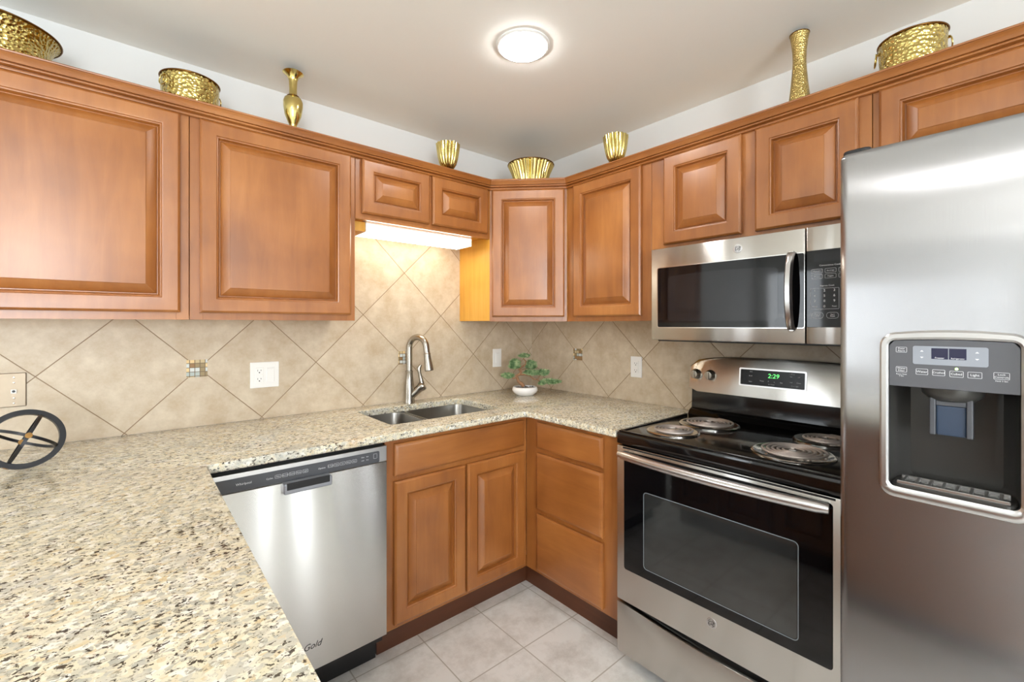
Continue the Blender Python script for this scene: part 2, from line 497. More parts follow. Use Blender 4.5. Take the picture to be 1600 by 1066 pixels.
def floortile():
    m, nt, p, N, L = mat('pale_gray_floor_tile')
    tc = N.new('ShaderNodeTexCoord'); mp = N.new('ShaderNodeMapping')
    mp.inputs['Location'].default_value = (.885 / .3, .595 / .3, 0); mp.inputs['Scale'].default_value = (1 / .3, 1 / .3, 1)
    L.new(tc.outputs['Object'], mp.inputs['Vector'])
    br = N.new('ShaderNodeTexBrick'); br.offset = 0; br.inputs['Scale'].default_value = 1
    br.inputs['Brick Width'].default_value = 1; br.inputs['Row Height'].default_value = 1
    br.inputs['Mortar Size'].default_value = .010; br.inputs['Mortar Smooth'].default_value = .4
    br.inputs['Color1'].default_value = (1, 1, 1, 1); br.inputs['Color2'].default_value = (.8, .8, .8, 1); br.inputs['Mortar'].default_value = (0, 0, 0, 1)
    L.new(mp.outputs[0], br.inputs['Vector'])
    n1 = N.new('ShaderNodeTexNoise'); n1.inputs['Scale'].default_value = 7; n1.inputs['Detail'].default_value = 9; n1.inputs['Roughness'].default_value = .7
    L.new(tc.outputs['Object'], n1.inputs['Vector'])
    cr = N.new('ShaderNodeValToRGB'); e = cr.color_ramp.elements
    e[0].position = .34; e[0].color = lin(212, 209, 203); e[1].position = .56; e[1].color = lin(240, 239, 236)
    L.new(n1.outputs[0], cr.inputs[0])
    mx = N.new('ShaderNodeMix'); mx.data_type = 'RGBA'; mx.inputs[7].default_value = lin(190, 185, 176)
    L.new(cr.outputs[0], mx.inputs[6]); L.new(br.outputs['Fac'], mx.inputs[0]); L.new(mx.outputs[2], p.inputs['Base Color'])
    p.inputs['Roughness'].default_value = .38
    return m
M_FLOOR = floortile()

def mosaic(name):
    m, nt, p, N, L = mat(name)
    tc = N.new('ShaderNodeTexCoord')
    sn = N.new('ShaderNodeVectorMath'); sn.operation = 'SCALE'; sn.inputs['Scale'].default_value = 1 / .0178
    s0_ = N.new('ShaderNodeSeparateXYZ'); L.new(tc.outputs['Object'], s0_.inputs[0])
    sm = N.new('ShaderNodeMath'); sm.operation = 'ADD'; L.new(s0_.outputs[0], sm.inputs[0]); L.new(s0_.outputs[1], sm.inputs[1])
    cb = N.new('ShaderNodeCombineXYZ'); L.new(sm.outputs[0], cb.inputs[0]); L.new(s0_.outputs[2], cb.inputs[2])
    cb.inputs[1].default_value = .001; L.new(cb.outputs[0], sn.inputs[0])
    fl = N.new('ShaderNodeVectorMath'); fl.operation = 'FLOOR'; L.new(sn.outputs[0], fl.inputs[0])
    wn_ = N.new('ShaderNodeTexWhiteNoise'); L.new(fl.outputs[0], wn_.inputs['Vector'])
    cr = N.new('ShaderNodeValToRGB'); cr.color_ramp.interpolation = 'CONSTANT'; e = cr.color_ramp.elements
    e[0].position = 0; e[0].color = lin(150, 132, 96); e[1].position = .85; e[1].color = lin(226, 200, 150)
    for s, c in ((.2, lin(176, 186, 182)), (.4, lin(196, 178, 140)), (.55, lin(206, 212, 210)), (.7, lin(150, 116, 78))):
        k = e.new(s); k.color = c
    L.new(wn_.outputs['Value'], cr.inputs[0])
    fr = N.new('ShaderNodeVectorMath'); fr.operation = 'FRACTION'; L.new(sn.outputs[0], fr.inputs[0])
    sp = N.new('ShaderNodeSeparateXYZ'); L.new(fr.outputs[0], sp.inputs[0])
    def edge(o):
        a = N.new('ShaderNodeMath'); a.operation = 'SUBTRACT'; a.inputs[1].default_value = .5; L.new(o, a.inputs[0])
        b = N.new('ShaderNodeMath'); b.operation = 'ABSOLUTE'; L.new(a.outputs[0], b.inputs[0]); return b.outputs[0]
    mxm = N.new('ShaderNodeMath'); mxm.operation = 'MAXIMUM'
    L.new(edge(sp.outputs[0]), mxm.inputs[0]); L.new(edge(sp.outputs[2]), mxm.inputs[1])
    gt = N.new('ShaderNodeMath'); gt.operation = 'GREATER_THAN'; gt.inputs[1].default_value = .43; L.new(mxm.outputs[0], gt.inputs[0])
    mx = N.new('ShaderNodeMix'); mx.data_type = 'RGBA'; mx.inputs[7].default_value = lin(110, 92, 68)
    L.new(cr.outputs[0], mx.inputs[6]); L.new(gt.outputs[0], mx.inputs[0]); L.new(mx.outputs[2], p.inputs['Base Color'])
    p.inputs['Roughness'].default_value = .18
    return m
M_MOS = mosaic('glass_and_stone_mosaic')

def foliage():
    m, nt, p, N, L = mat('juniper_needles')
    tc = N.new('ShaderNodeTexCoord')
    n = N.new('ShaderNodeTexNoise'); n.inputs['Scale'].default_value = 45; n.inputs['Detail'].default_value = 3
    L.new(tc.outputs['Object'], n.inputs['Vector'])
    cr = N.new('ShaderNodeValToRGB'); e = cr.color_ramp.elements
    e[0].position = .35; e[0].color = lin(88, 122, 76); e[1].position = .66; e[1].color = lin(192, 206, 158)
    k = e.new(.5); k.color = lin(132, 162, 114)
    L.new(n.outputs[0], cr.inputs[0]); L.new(cr.outputs[0], p.inputs['Base Color'])
    p.inputs['Roughness'].default_value = .6
    return m
M_LEAF = foliage()

def pane():
    m, nt, p, N, L = mat('window_glass')
    p.inputs['Transmission Weight'].default_value = 1; p.inputs['Roughness'].default_value = 0
    p.inputs['IOR'].default_value = 1.45; p.inputs['Base Color'].default_value = (.97, .99, .98, 1)
    return m
M_PANE = pane()

# ---------------------------------------------------------------- the setting
H = 2.439
XL, YB = -4.65, -5.4            # far left wall, back wall behind the camera
ZC = .928                       # worktop height
struct('floor', mbox(IDT, XL - .1, .1, YB - .1, .1, -.1, 0), M_FLOOR)
struct('ceiling', mbox(IDT, XL - .1, .1, YB - .1, .1, H, H + .1), M_CEIL)
struct('wall_back', mbox(IDT, XL, .1, 0, .1, 0, H), M_PAINT, 'white painted wall behind the sink')
struct('wall_right', mbox(IDT, 0, .1, YB, 0, 0, H), M_PAINT, 'white painted wall behind the range')
b = BM()                                            # left wall with a window opening
wy0, wy1, wz0, wz1 = -.75, -.15, .9, 2.02
box(b, IDT, XL - .1, XL, YB, wy0, 0, H); box(b, IDT, XL - .1, XL, wy1, .1, 0, H)
box(b, IDT, XL - .1, XL, wy0, wy1, 0, wz0); box(b, IDT, XL - .1, XL, wy0, wy1, wz1, H)
struct('wall_left', b, M_PAINT)
b = BM()                                            # wall behind the camera: added dining window, narrow windows set from reflections
ox = [(-.68, -.32, .12, 2.18), (-4.05, -2.55, .86, 2.06), (-1.16, -.92, .12, 2.18)]
box(b, IDT, ox[0][1], .1, YB - .1, YB, 0, H); box(b, IDT, ox[1][1], ox[2][0], YB - .1, YB, 0, H); box(b, IDT, ox[2][1], ox[0][0], YB - .1, YB, 0, H); box(b, IDT, XL, ox[1][0], YB - .1, YB, 0, H)
for q in (0, 2): box(b, IDT, ox[q][0], ox[q][1], YB - .1, YB, ox[q][3], H); box(b, IDT, ox[q][0], ox[q][1], YB - .1, YB, 0, ox[q][2])
box(b, IDT, ox[1][0], ox[1][1], YB - .1, YB, 0, ox[1][2]); box(b, IDT, ox[1][0], ox[1][1], YB - .1, YB, ox[1][3], H)
struct('wall_front', b, M_PAINT)
def frame_xz(bm, x0, x1, z0, z1, y0, y1, w):
    box(bm, IDT, x0, x0 + w, y0, y1, z0, z1); box(bm, IDT, x1 - w, x1, y0, y1, z0, z1)
    box(bm, IDT, x0 + w, x1 - w, y0, y1, z0, z0 + w); box(bm, IDT, x0 + w, x1 - w, y0, y1, z1 - w, z1)
def glazed(name, x0, x1, z0, z1, mull):
    b = BM(); frame_xz(b, x0, x1, z0, z1, YB - .08, YB - .03, .05 if x1 - x0 > .5 else .03)
    for mxx in mull: box(b, IDT, mxx - .035, mxx + .035, YB - .08, YB - .03, z0 + .05, z1 - .05)
    f = struct(name, b, M_TRIMW)
    g = obj('pane', mbox(IDT, x0 + .05, x1 - .05, YB - .058, YB - .052, z0 + .05, z1 - .05), M_PANE, f)
glazed('window_1', *ox[1], [-3.3]); glazed('window_3', *ox[0], []); glazed('window_4', *ox[2], [])  # dining window is an added, unseen opening for more room light
b = BM(); x0 = XL - .08; x1 = XL - .03
box(b, IDT, x0, x1, wy0, wy0 + .05, wz0, wz1); box(b, IDT, x0, x1, wy1 - .05, wy1, wz0, wz1)
for zz in (wz0, (wz0 + wz1) / 2 - .02, wz1 - .05): box(b, IDT, x0, x1, wy0 + .05, wy1 - .05, zz, zz + .05)
f = struct('window_2', b, M_TRIMW)
obj('pane', mbox(IDT, XL - .058, XL - .052, wy0 + .05, wy1 - .05, wz0 + .05, wz1 - .05), M_PANE, f)
struct('baseboard_front', mbox(IDT, ox[1][0] - .5, ox[0][0], YB, YB + .012, 0, .09), M_TRIMW)
struct('outdoor_ground', mbox(IDT, -25, 20, -30, YB - .2, -.3, -.12), M_GRASS)

# tiled backsplash with mosaic insets
bs = struct('trim_1', mbox(IDT, -3.2, -.006, -.006, 0, ZC, 1.90), M_TILEA, 'beige diagonal tile backsplash behind the sink')
bs2 = struct('trim_2', mbox(IDT, -.006, 0, -2.9, 0, .86, 1.70), M_TILEB, 'beige diagonal tile backsplash behind the range')
for x in (-.978, -1.925):
    b = mbox(IDT, x - .036, x + .036, -.0075, -.006, 1.171 - .036, 1.171 + .036)
    o = obj('mosaic_inset', b, M_MOS, bs)
for y in (-.428, -1.375):
    b = mbox(IDT, -.0075, -.006, y - .036, y + .036, 1.168 - .036, 1.168 + .036)
    o = obj('mosaic_inset', b, M_MOS, bs2)

# ---------------------------------------------------------------- ceiling lights
def ceiling_light(x, y, label):
    t = thing('ceiling_light', (x, y, H), label, 'ceiling light', 'round ceiling lights')
    obj('trim_ring', mlathe([(.104, H), (.104, H - .004), (.101, H - .007), (.093, H - .008), (.091, H - .006), (.091, H)], (x, y, 0)), M_WHITE, t, 40)
    obj('lens', mlathe([(.091, H - .006), (.089, H - .012), (.083, H - .016), (.06, H - .019), (.03, H - .021), (0, H - .0215)], (x, y, 0)), M_LAMP, t, 60, label='glowing white lens')
    return t
ceiling_light(-.978, -.993, 'round white flush ceiling light glowing over the kitchen floor')
ceiling_light(-2.65, -2.15, 'round white flush ceiling light nearer the dining side')
ceiling_light(-3.0, -3.4, 'added unseen round ceiling light over the dining area')  # dining pair added out of view for brightness, placed loosely from reflections
ceiling_light(-4.1, -3.4, 'added unseen round ceiling light by the far dining wall')
# added uplight out of view behind the camera, brightens the ceiling like bounced flash
t = thing('added_uplight', (-3.6, -3.6, 0), 'added torchiere-shaped uplight, unseen behind the viewpoint, brightening the ceiling', 'floor lamp')
obj('base', mlathe([(0, 0), (.14, 0), (.14, .012), (.02, .03), (0, .03)], (-3.6, -3.6, 0), 32), M_BLACKM, t, 40)
obj('pole', mlathe([(.012, .03), (.012, 1.45), (0, 1.45)], (-3.6, -3.6, 0), 16), M_BLACKM, t, 40)
obj('shade', mlathe([(0, 1.43), (.04, 1.44), (.13, 1.48), (.19, 1.575), (.185, 1.575), (.125, 1.488), (.04, 1.452), (0, 1.445)], (-3.6, -3.6, 0), 40), M_OFFW, t, 60)
obj('uplight_disc', mlathe([(0, 1.495), (.12, 1.495), (.12, 1.501), (0, 1.501)], (-3.6, -3.6, 0), 32), emit('added_uplight_glow', (1, .985, .96, 1), 190), t)

# ---------------------------------------------------------------- cabinets
FRM = [(0, 0), (0, .015), (.003, .0185), (.0075, .0215), (.047, .0215), (.0505, .0205), (.0525, .0165), (.0565, .0150), (.0585, .0075), (.0610, .0030), (.0640, .0030)]
PAN = [(.0640, .0030), (.0650, .0070), (.0665, .0085), (.0930, .0195), (.0945, .0212), (.0965, .0215)]
def rings(bm, T, s0, s1, z0, z1, d, prof, capin=True, capout=True):
    t = bmesh.new(); L = []
    for ins, dd in prof:
        L.append([t.verts.new(Vector(T(s, d + dd, z))) for s, z in ((s0 + ins, z0 + ins), (s1 - ins, z0 + ins), (s1 - ins, z1 - ins), (s0 + ins, z1 - ins))])
    for A, B in zip(L, L[1:]):
        for i in range(4): t.faces.new([A[i], A[(i + 1) % 4], B[(i + 1) % 4], B[i]])
    if capout: t.faces.new(L[0])
    if capin: t.faces.new(L[-1])
    join(bm, t)
def door(par, T, s0, s1, z0, z1, d, name='door', label=None):
    b = BM(); rings(b, T, s0, s1, z0, z1, d, FRM, capin=False)
    o = obj(name, b, M_WOOD, par, 25, label)
    b = BM(); rings(b, T, s0, s1, z0, z1, d, PAN, capout=False)
    obj('raised_panel', b, M_WOOD, o, 25)
    return o
def drawer(par, T, s0, s1, z0, z1, d, name='drawer'):
    b = BM(); rings(b, T, s0, s1, z0, z1, d, [(0, 0), (0, .011), (.002, .0145), (.012, .0195), (.0145, .0200)])
    return obj(name, b, M_WOODH, par, 25)
def face_frame(par, T, s0, s1, z0, z1, d, stiles, rails):
    """stiles = [(a, b)], rails = [(z0, z1)]"""
    b = BM()
    for a, c in stiles: box(b, T, a, c, d - .019, d, z0, z1, .0008, 1)
    st = sorted(stiles)
    for (a, c), (e, f) in zip(st, st[1:]):
        for r0, r1 in rails: box(b, T, c, e, d - .019, d - .0002, r0, r1)
    return obj('face_frame', b, M_WOOD, par, 25)

G_UP = 'wall cabinets'
Z0, Z1 = 1.372, 2.134
def upper(T, s0, s1, z0, z1, doors, label, stiles=None, depth=.305, fz=None):
    mid = T((s0 + s1) / 2, depth / 2, z0)
    c = thing('upper_cabinet', (mid[0], mid[1], z0), label, 'kitchen cabinet', G_UP)
    b = BM(); box(b, T, s0 + .001, s1 - .001, .007, depth - .0195, z0 + .012, z1, .0008, 1)
    obj('cabinet_body', b, M_GOLDWOOD, c, label='golden natural-wood cabinet box')
    st = stiles or [(s0 + .0005, s0 + .038), (s1 - .038, s1 - .0005)]
    face_frame(c, T, s0, s1, z0, z1, depth, st, [(z0, z0 + .038), (z1 - .045, z1)])
    for a, e, f, g in doors: door(c, T, a, e, f, g, depth + .0005)
    return c
DT, DB = 2.102, 1.398
upper(TA, -2.60, -1.976, Z0, Z1, [(-2.575, -2.003, DB, DT)], 'wood cabinet at far left below the big brass basin, partly outside the photo')
upper(TA, -1.975, -1.372, Z0, Z1, [(-1.946, -1.396, DB, DT)], 'tall wide single-door wood cabinet just left of the sink recess', [(-1.9745, -1.935), (-1.410, -1.3725)])
upper(TA, -1.371, -.611, 1.832, Z1, [(-1.344, -1.0, 1.858, DT), (-.983, -.635, 1.858, DT)], 'short two-door wood cabinet over the sink and strip light', [(-1.3705, -1.333), (-1.012, -.970), (-.649, -.6115)])
sk = [o for o in bpy.data.objects if o.get('label', '').startswith('short two-door')][0]
obj('mounting_block', mbox(TA, -1.370, -1.3045, .236, .256, 1.790, 1.8325, .001, 1), M_GOLDWOOD, sk, label='golden wood block beside the strip light')
# diagonal corner cabinet
c = thing('upper_cabinet', (-.3, -.3, Z0), 'diagonal wood corner cabinet with one narrow door above the bonsai', 'kitchen cabinet', G_UP)
b = BM(); vprism(b, [(-.007, -.007), (-.6095, -.007), (-.6095, -.3045), (-.5965, -.2915), (-.2915, -.5965), (-.3045, -.6095), (-.007, -.6095)], Z0 + .004, Z1)
obj('cabinet_body', b, M_GOLDWOOD, c, label='golden natural-wood cabinet box')
b = BM(); LD = .4313
box(b, TD, .0, .026, -.019, 0, Z0, Z1, .0008, 1); box(b, TD, LD - .026, LD, -.019, 0, Z0, Z1, .0008, 1)
box(b, TD, .026, LD - .026, -.019, -.0002, Z0, Z0 + .038); box(b, TD, .026, LD - .026, -.019, -.0002, Z1 - .045, Z1)
obj('face_frame', b, M_WOOD, c, 25)
door(c, TD, .0155, LD - .0155, DB, DT, .0005)
upper(TB, .611, 1.135, Z0, Z1, [(.669, 1.087, DB, DT)], 'narrow tall single-door wood cabinet between the corner cabinet and the microwave', [(.6115, .685), (1.073, 1.1345)])
upper(TB, 1.1355, 1.9425, 1.690, Z1, [(1.205, 1.539, 1.712, DT), (1.590, 1.909, 1.712, DT)], 'two-door wood cabinet mounted above the microwave', [(1.136, 1.226), (1.526, 1.603), (1.896, 1.942)])
upper(TB, 1.9435, 2.87, 1.83, Z1, [(1.962, 2.395, 1.850, DT), (2.415, 2.845, 1.850, DT)], 'wood cabinet over the refrigerator at far right', [(1.944, 1.982), (2.38, 2.43), (2.832, 2.8695)])

# crown moulding: one profile swept along the cabinet tops
CP = [(.0012, 2.1040), (.009, 2.1040), (.0125, 2.1062), (.0135, 2.109), (.0125, 2.1118), (.009, 2.1130), (.005, 2.1140), (.005, 2.1165), (.014, 2.1175), (.0195, 2.1200), (.0205, 2.1225), (.0195, 2.1250), (.013, 2.1262), (.013, 2.1280), (.021, 2.1290),
      (.025, 2.136), (.030, 2.144), (.034, 2.1475), (.034, 2.1490), (.0375, 2.1500), (.0385, 2.1530), (.0365, 2.1560), (.012, 2.1560), (.0012, 2.1365)]
path = [((-2.62, -.305), (0, -1)), ((-.61, -.305), None), ((-.305, -.61), None), ((-.305, -2.88), (-1, 0))]
t22 = math.tan(math.radians(22.5))
dirs = [Vector((0, -1)), Vector((-t22, -1)), Vector((-1, -t22)), Vector((-1, 0))]
b = BM(); L = []
for (p, _), dv in zip(path, dirs):
    L.append([b.verts.new((p[0] + dv.x * o * 1.0, p[1] + dv.y * o * 1.0, z)) for o, z in CP])
for A, B in zip(L, L[1:]):
    for i in range(len(CP)):
        b.faces.new([A[i], A[(i + 1) % len(CP)], B[(i + 1) % len(CP)], B[i]])
b.faces.new(L[0]); b.faces.new(list(reversed(L[-1])))
solo('crown_moulding', b, M_WOODH, (-.61, -.305, 2.1035), 'reddish wood crown moulding running along the tops of all wall cabinets', 'moulding', smooth=20)

# base cabinets
G_LO = 'base cabinets'
c = thing('base_cabinet', (-.99, -.3, 0), 'two-door wood base cabinet below the sink with a false drawer front', 'kitchen cabinet', G_LO)
obj('cabinet_body', mbox(TA, -1.371, -.611, .01, .59, .115, .70), M_GOLDWOOD, c)
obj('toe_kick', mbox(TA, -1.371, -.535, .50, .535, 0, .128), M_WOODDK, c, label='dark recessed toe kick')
face_frame(c, TA, -1.3715, -.6105, .13, .8975, .61, [(-1.3715, -1.315), (-1.01, -.97), (-.655, -.6105)], [(.13, .17), (.718, .76), (.862, .8975)])
drawer(c, TA, -1.335, -.638, .747, .876, .6105, 'false_drawer_front')
door(c, TA, -1.336, -.994, .150, .724, .6105); door(c, TA, -.984, -.635, .150, .724, .6105)

c = thing('base_cabinet', (-.3, -.9, 0), 'wood base cabinet with a stack of three drawers beside the range', 'kitchen cabinet', G_LO)
obj('cabinet_body', mbox(TB, .62, 1.186, .01, .59, .115, .897), M_GOLDWOOD, c)
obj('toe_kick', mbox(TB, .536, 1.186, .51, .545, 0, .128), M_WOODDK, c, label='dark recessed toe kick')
face_frame(c, TB, .611, 1.1875, .13, .8975, .61, [(.6105, .715), (1.087, 1.1875)], [(.13, .165), (.40, .475), (.70, .775), (.862, .8975)])
for z0, z1 in ((.748, .877), (.450, .726), (.150, .427)): drawer(c, TB, .699, 1.101, z0, z1, .6105)

c = thing('base_cabinet', (-2.28, -1.6, 0), 'wood peninsula base cabinets under the left worktop, facing the refrigerator', 'kitchen cabinet', G_LO)
obj('cabinet_body', mbox(TP, -2.55, -.665, 0, .565, .115, .897), M_WOOD, c)
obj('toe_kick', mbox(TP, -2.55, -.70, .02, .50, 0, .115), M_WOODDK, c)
for k in range(3):
    s0 = -2.52 + k * .615
    drawer(c, TP, s0, s0 + .59, .748, .877, .5655); door(c, TP, s0, s0 + .29, .15, .724, .5655); door(c, TP, s0 + .30, s0 + .59, .15, .724, .5655)

# ---------------------------------------------------------------- worktop (one L + peninsula slab with the sink cut-out)
def arc(cx, cy, r, a0, a1, n=6):
    return [(cx + r * math.cos(math.radians(a0 + (a1 - a0) * i / n)), cy + r * math.sin(math.radians(a0 + (a1 - a0) * i / n))) for i in range(n + 1)]
DC = .652
outer = [(-3.0, -.0065), (-.0065, -.0065), (-.0065, -1.1895), (-DC, -1.1895)]
outer += arc(-DC - .03, -DC - .03, .03, 0, 90) + arc(-1.962 + .012, -DC - .012, .012, 90, 180, 4) + [(-1.962, -2.62), (-3.0, -2.62)]
SX0, SX1, SY0, SY1 = -1.295, -.690, -.510, -.125
hole = arc(SX1 - .05, SY1 - .05, .05, 0, 90) + arc(SX0 + .025, SY1 - .025, .025, 90, 180) + arc(SX0 + .025, SY0 + .025, .025, 180, 270) + arc(SX1 - .05, SY0 + .05, .05, 270, 360)
def slab(outer, hole, z0, z1, bev):
    t = bmesh.new()
    def inset(poly, d):
        n = len(poly); out = []
        ar = sum(poly[i][0] * poly[(i + 1) % n][1] - poly[(i + 1) % n][0] * poly[i][1] for i in range(n))
        sg = 1 if ar > 0 else -1
        for i in range(n):
            a = Vector(poly[i - 1]); p = Vector(poly[i]); c = Vector(poly[(i + 1) % n])
            e1 = (p - a).normalized(); e2 = (c - p).normalized()
            n1 = Vector((-e1.y, e1.x)) * sg; n2 = Vector((-e2.y, e2.x)) * sg
            m = (n1 + n2); m = m / max(.2, m.dot(n1)) if m.length > 1e-6 else n1
            out.append((p.x + m.x * d, p.y + m.y * d))
        return out
    k = bev
    def lp(poly, z): return [t.verts.new((x, y, z)) for x, y in poly]
    O = [lp(inset(outer, k), z0), lp(outer, z0 + k), lp(outer, z1 - k), lp(inset(outer, k * .3), z1 - k * .3), lp(inset(outer, k), z1)]
    Hh = [lp(hole, z0), lp(hole, z1 - k * .6), lp(inset(hole, -k * .6), z1)]
    for S in (O, Hh):
        for A, B in zip(S, S[1:]):
            n = len(A)
            for i in range(n): t.faces.new([A[i], A[(i + 1) % n], B[(i + 1) % n], B[i]])
    for a, c in ((O[0], Hh[0]), (O[-1], Hh[-1])):
        es = []
        for lo in (a, c):
            n = len(lo)
            for i in range(n):
                e = t.edges.get((lo[i], lo[(i + 1) % n])) or t.edges.new((lo[i], lo[(i + 1) % n]))
                es.append(e)
        bmesh.ops.triangle_fill(t, use_beauty=True, use_dissolve=False, edges=es)
    return t
b = slab(outer, hole, ZC - .030, ZC, .004)
solo('countertop', b, M_GRAN, (-1.9, -.6, ZC - .03), 'speckled cream granite worktop wrapping the corner and the left peninsula', 'countertop', smooth=30)

# ---------------------------------------------------------------- sink
t = thing('sink', (-.99, -.32, .70), 'undermount stainless double-bowl sink set into the granite worktop', 'sink')
def bowl(x0, x1, y0, y1, name):
    b = BM(); zt = ZC - .0305
    L = []
    for ins, z, r in ((-.012, zt, .05), (0, zt, .045), (.002, zt - .01, .045), (.008, zt - .15, .05), (.02, zt - .175, .05), (.05, zt - .185, .04)):
        L.append([b.verts.new((x, y, z)) for x, y in rrect(x0 + ins, x1 - ins, y0 + ins, y1 - ins, r)])
    for A, B in zip(L, L[1:]):
        n = len(A)
        for i in range(n): b.faces.new([A[i], A[(i + 1) % n], B[(i + 1) % n], B[i]])
    b.faces.new(L[-1])
    o = obj(name, b, M_STEELS, t, 60)
    cx, cy = (x0 + x1) / 2, (y0 + y1) / 2
    obj('drain', mlathe([(.045, zt - .1845), (.042, zt - .182), (.03, zt - .184), (.0, zt - .184)], (cx, cy, 0), 24), M_CHROME, o, 40)
bowl(SX0 + .004, -1.072, SY0 + .002, SY1 - .002, 'bowl'); bowl(-1.043, SX1 - .004, SY0 + .002, SY1 - .002, 'bowl')

# ---------------------------------------------------------------- faucet
fx, fy = -.984, -.075
t = thing('faucet', (fx, fy, ZC), 'brushed nickel high-arc pull-down kitchen faucet behind the sink', 'faucet')
obj('base', mlathe([(.030, ZC), (.030, ZC + .004), (.029, ZC + .010), (.028, ZC + .03), (.0265, ZC + .075), (.0235, ZC + .12), (.0190, ZC + .165), (.0205, ZC + .170), (.0205, ZC + .176), (.016, ZC + .178), (0, ZC + .178)], (fx, fy, 0), 32), M_NICKEL, t, 40)
pts = []; hx, hy = .38, -.925          # the spout reaches straight out over the bowls
zs = ZC + .176; R = .0575; ztop = ZC + .302
pts = [(fx, fy, zs + (ztop - zs) * i / 5) for i in range(6)]
for i in range(1, 15):
    a = PI - PI * .985 * i / 14
    rr = R * (1 + math.cos(a)); pts.append((fx + hx * rr, fy + hy * rr, ztop + R * math.sin(a)))
pe = Vector(pts[-1]); dd = (Vector(pts[-1]) - Vector(pts[-2])).normalized()
pts.append(tuple(pe + dd * .030))
b = BM(); tube(b, pts, .0165, 16)
obj('spout', b, M_NICKEL, t, 50)
e0 = Vector(pts[-1]); hp = [e0 + dd * k for k in (0, .004, .012, .04, .074, .092, .096)]
b = BM(); tube(b, hp, [.0168, .0190, .0178, .0195, .0235, .0245, .020], 20)
obj('spray_head', b, M_NICKEL, t, 40)
b = BM(); v0 = Vector((fx, fy, ZC + .03)); hv = Vector((.60, -.45, .66)).normalized()
tube(b, [v0 + hv * k for k in (0, .03, .06, .075, .092, .102, .106)], [.0215, .0215, .021, .022, .027, .025, .013], 18)
vh = obj('handle_body', b, M_NICKEL, t, 40)
e = v0 + hv * .092
b = BM(); tube(b, [e + Vector(k) for k in ((.0, 0, .01), (-.006, .002, .04), (-.013, .006, .075), (-.016, .006, .100), (-.006, .002, .118))], [.0135, .0105, .0092, .0115, .007], 12)
obj('lever', b, M_NICKEL, vh, 50)

# ---------------------------------------------------------------- under-cabinet light
t = thing('under_cabinet_light', (-1.0, -.2, 1.844), 'glowing white fluorescent strip light under the short cabinet above the sink', 'strip light')
obj('housing', mbox(TA, -1.303, -.702, .10, .262, 1.826, 1.8435, .001, 1), M_OFFW, t)
b = BM(); prism(b, TA, [(-1.300, 1.79), (-.705, 1.79), (-.705, 1.826), (-1.300, 1.826)], .112, .256, 0)
obj('diffuser', b, M_TUBE, t, label='glowing ribbed diffuser')
obj('end_cap', mbox(TA, -1.3035, -1.3003, .108, .260, 1.788, 1.826), M_OFFW, t); obj('end_cap', mbox(TA, -.7047, -.7015, .108, .260, 1.788, 1.826), M_OFFW, t)

# ---------------------------------------------------------------- dishwasher
t = thing('dishwasher', (-1.68, -.32, 0), 'stainless steel dishwasher with gray control strip, left of the sink cabinet', 'dishwasher')
dx0, dx1 = -1.9835, -1.3765
obj('body', mbox(TA, dx0, dx1, .02, .60, .10, .893), M_BLACKM, t)
obj('kick_plate', mbox(TA, dx0 + .004, dx1 - .004, .50, .545, 0.002, .13), M_BLACKM, t)
b = BM(); n = 14; poly = []
for i in range(n + 1):
    u = i / n; s = dx0 + (dx1 - dx0) * u; poly.append((s, -(.640 + .006 * (1 - (2 * u - 1) ** 2))))
poly = poly + [(dx1, -.6025), (dx0, -.6025)]
vprism(b, poly, .145, .8215, .002, 2)
dw = obj('door', b, M_STEELH, t, 30)
b = BM(); box(b, TA, dx0, dx1, .602, .6435, .823, .8830, .003, 2)
cp = obj('control_panel', b, M_SATIN, t)
st = obj('keypad_strip', (lambda bb: (prism(bb, TA, rrect(-1.947, -1.408, .825, .868, .006), .6432, .6452, .0005, 1), bb)[1])(BM()), M_GRAYP, cp)
b = BM(); dd_ = .6456
text(b, TA, -1.862, dd_, .847, 'Whirlpool', .0105)
obj('brand_lettering', b, M_INK, st); b = BM()
text(b, TA, -1.788, dd_, .846, 'Cycles', .0075)
for i, s in enumerate(('Pots', 'Normal', 'Quick', 'Rinse', 'Light')):
    text(b, TA, -1.763 + i * .0215, dd_, .848, s, .0062); outline(b, TA, -1.772 + i * .0215, -1.754 + i * .0215, .8425, .8535, dd_)
obj('cycle_keys', b, M_INK, st); b = BM()
text(b, TA, -1.622, dd_, .846, 'Options', .0075)
for i, s in enumerate(('Hi Temp', 'Heat', 'Sani', 'Delay', 'Start')):
    text(b, TA, -1.592 + i * .0215, dd_, .848, s, .0055); outline(b, TA, -1.601 + i * .0215, -1.583 + i * .0215, .8425, .8535, dd_)
obj('option_keys', b, M_INK, st); b = BM()
for i in range(2):
    for k in range(2): text(b, TA, -1.474 + i * .018, dd_, .855 - k * .012, ('Clean', 'Lock', 'Sani', 'Dry')[i * 2 + k], .0055)
obj('status_lettering', b, M_INK, st); b = BM()
outline(b, TA, -1.432, -1.418, .842, .860, dd_)
obj('start_key', b, M_INK, st)
b = BM()
prism(b, TA, rrect(-1.751, -1.594, .788, .824, .007), .641, .6725, .004, 2)
obj('pocket_handle', b, simple('silver_gray_plastic', lin(150, 153, 160), .3, .4), t, label='gray pocket handle lip')
obj('pocket_recess', mbox(TA, -1.742, -1.603, .667, .6735, .802, .8245, .001, 1), M_BLACKM, t)
b = BM(); text(b, TA, -1.655, .6462, .232, 'Gold', .030, .35)
obj('emblem', b, M_INKD, dw)

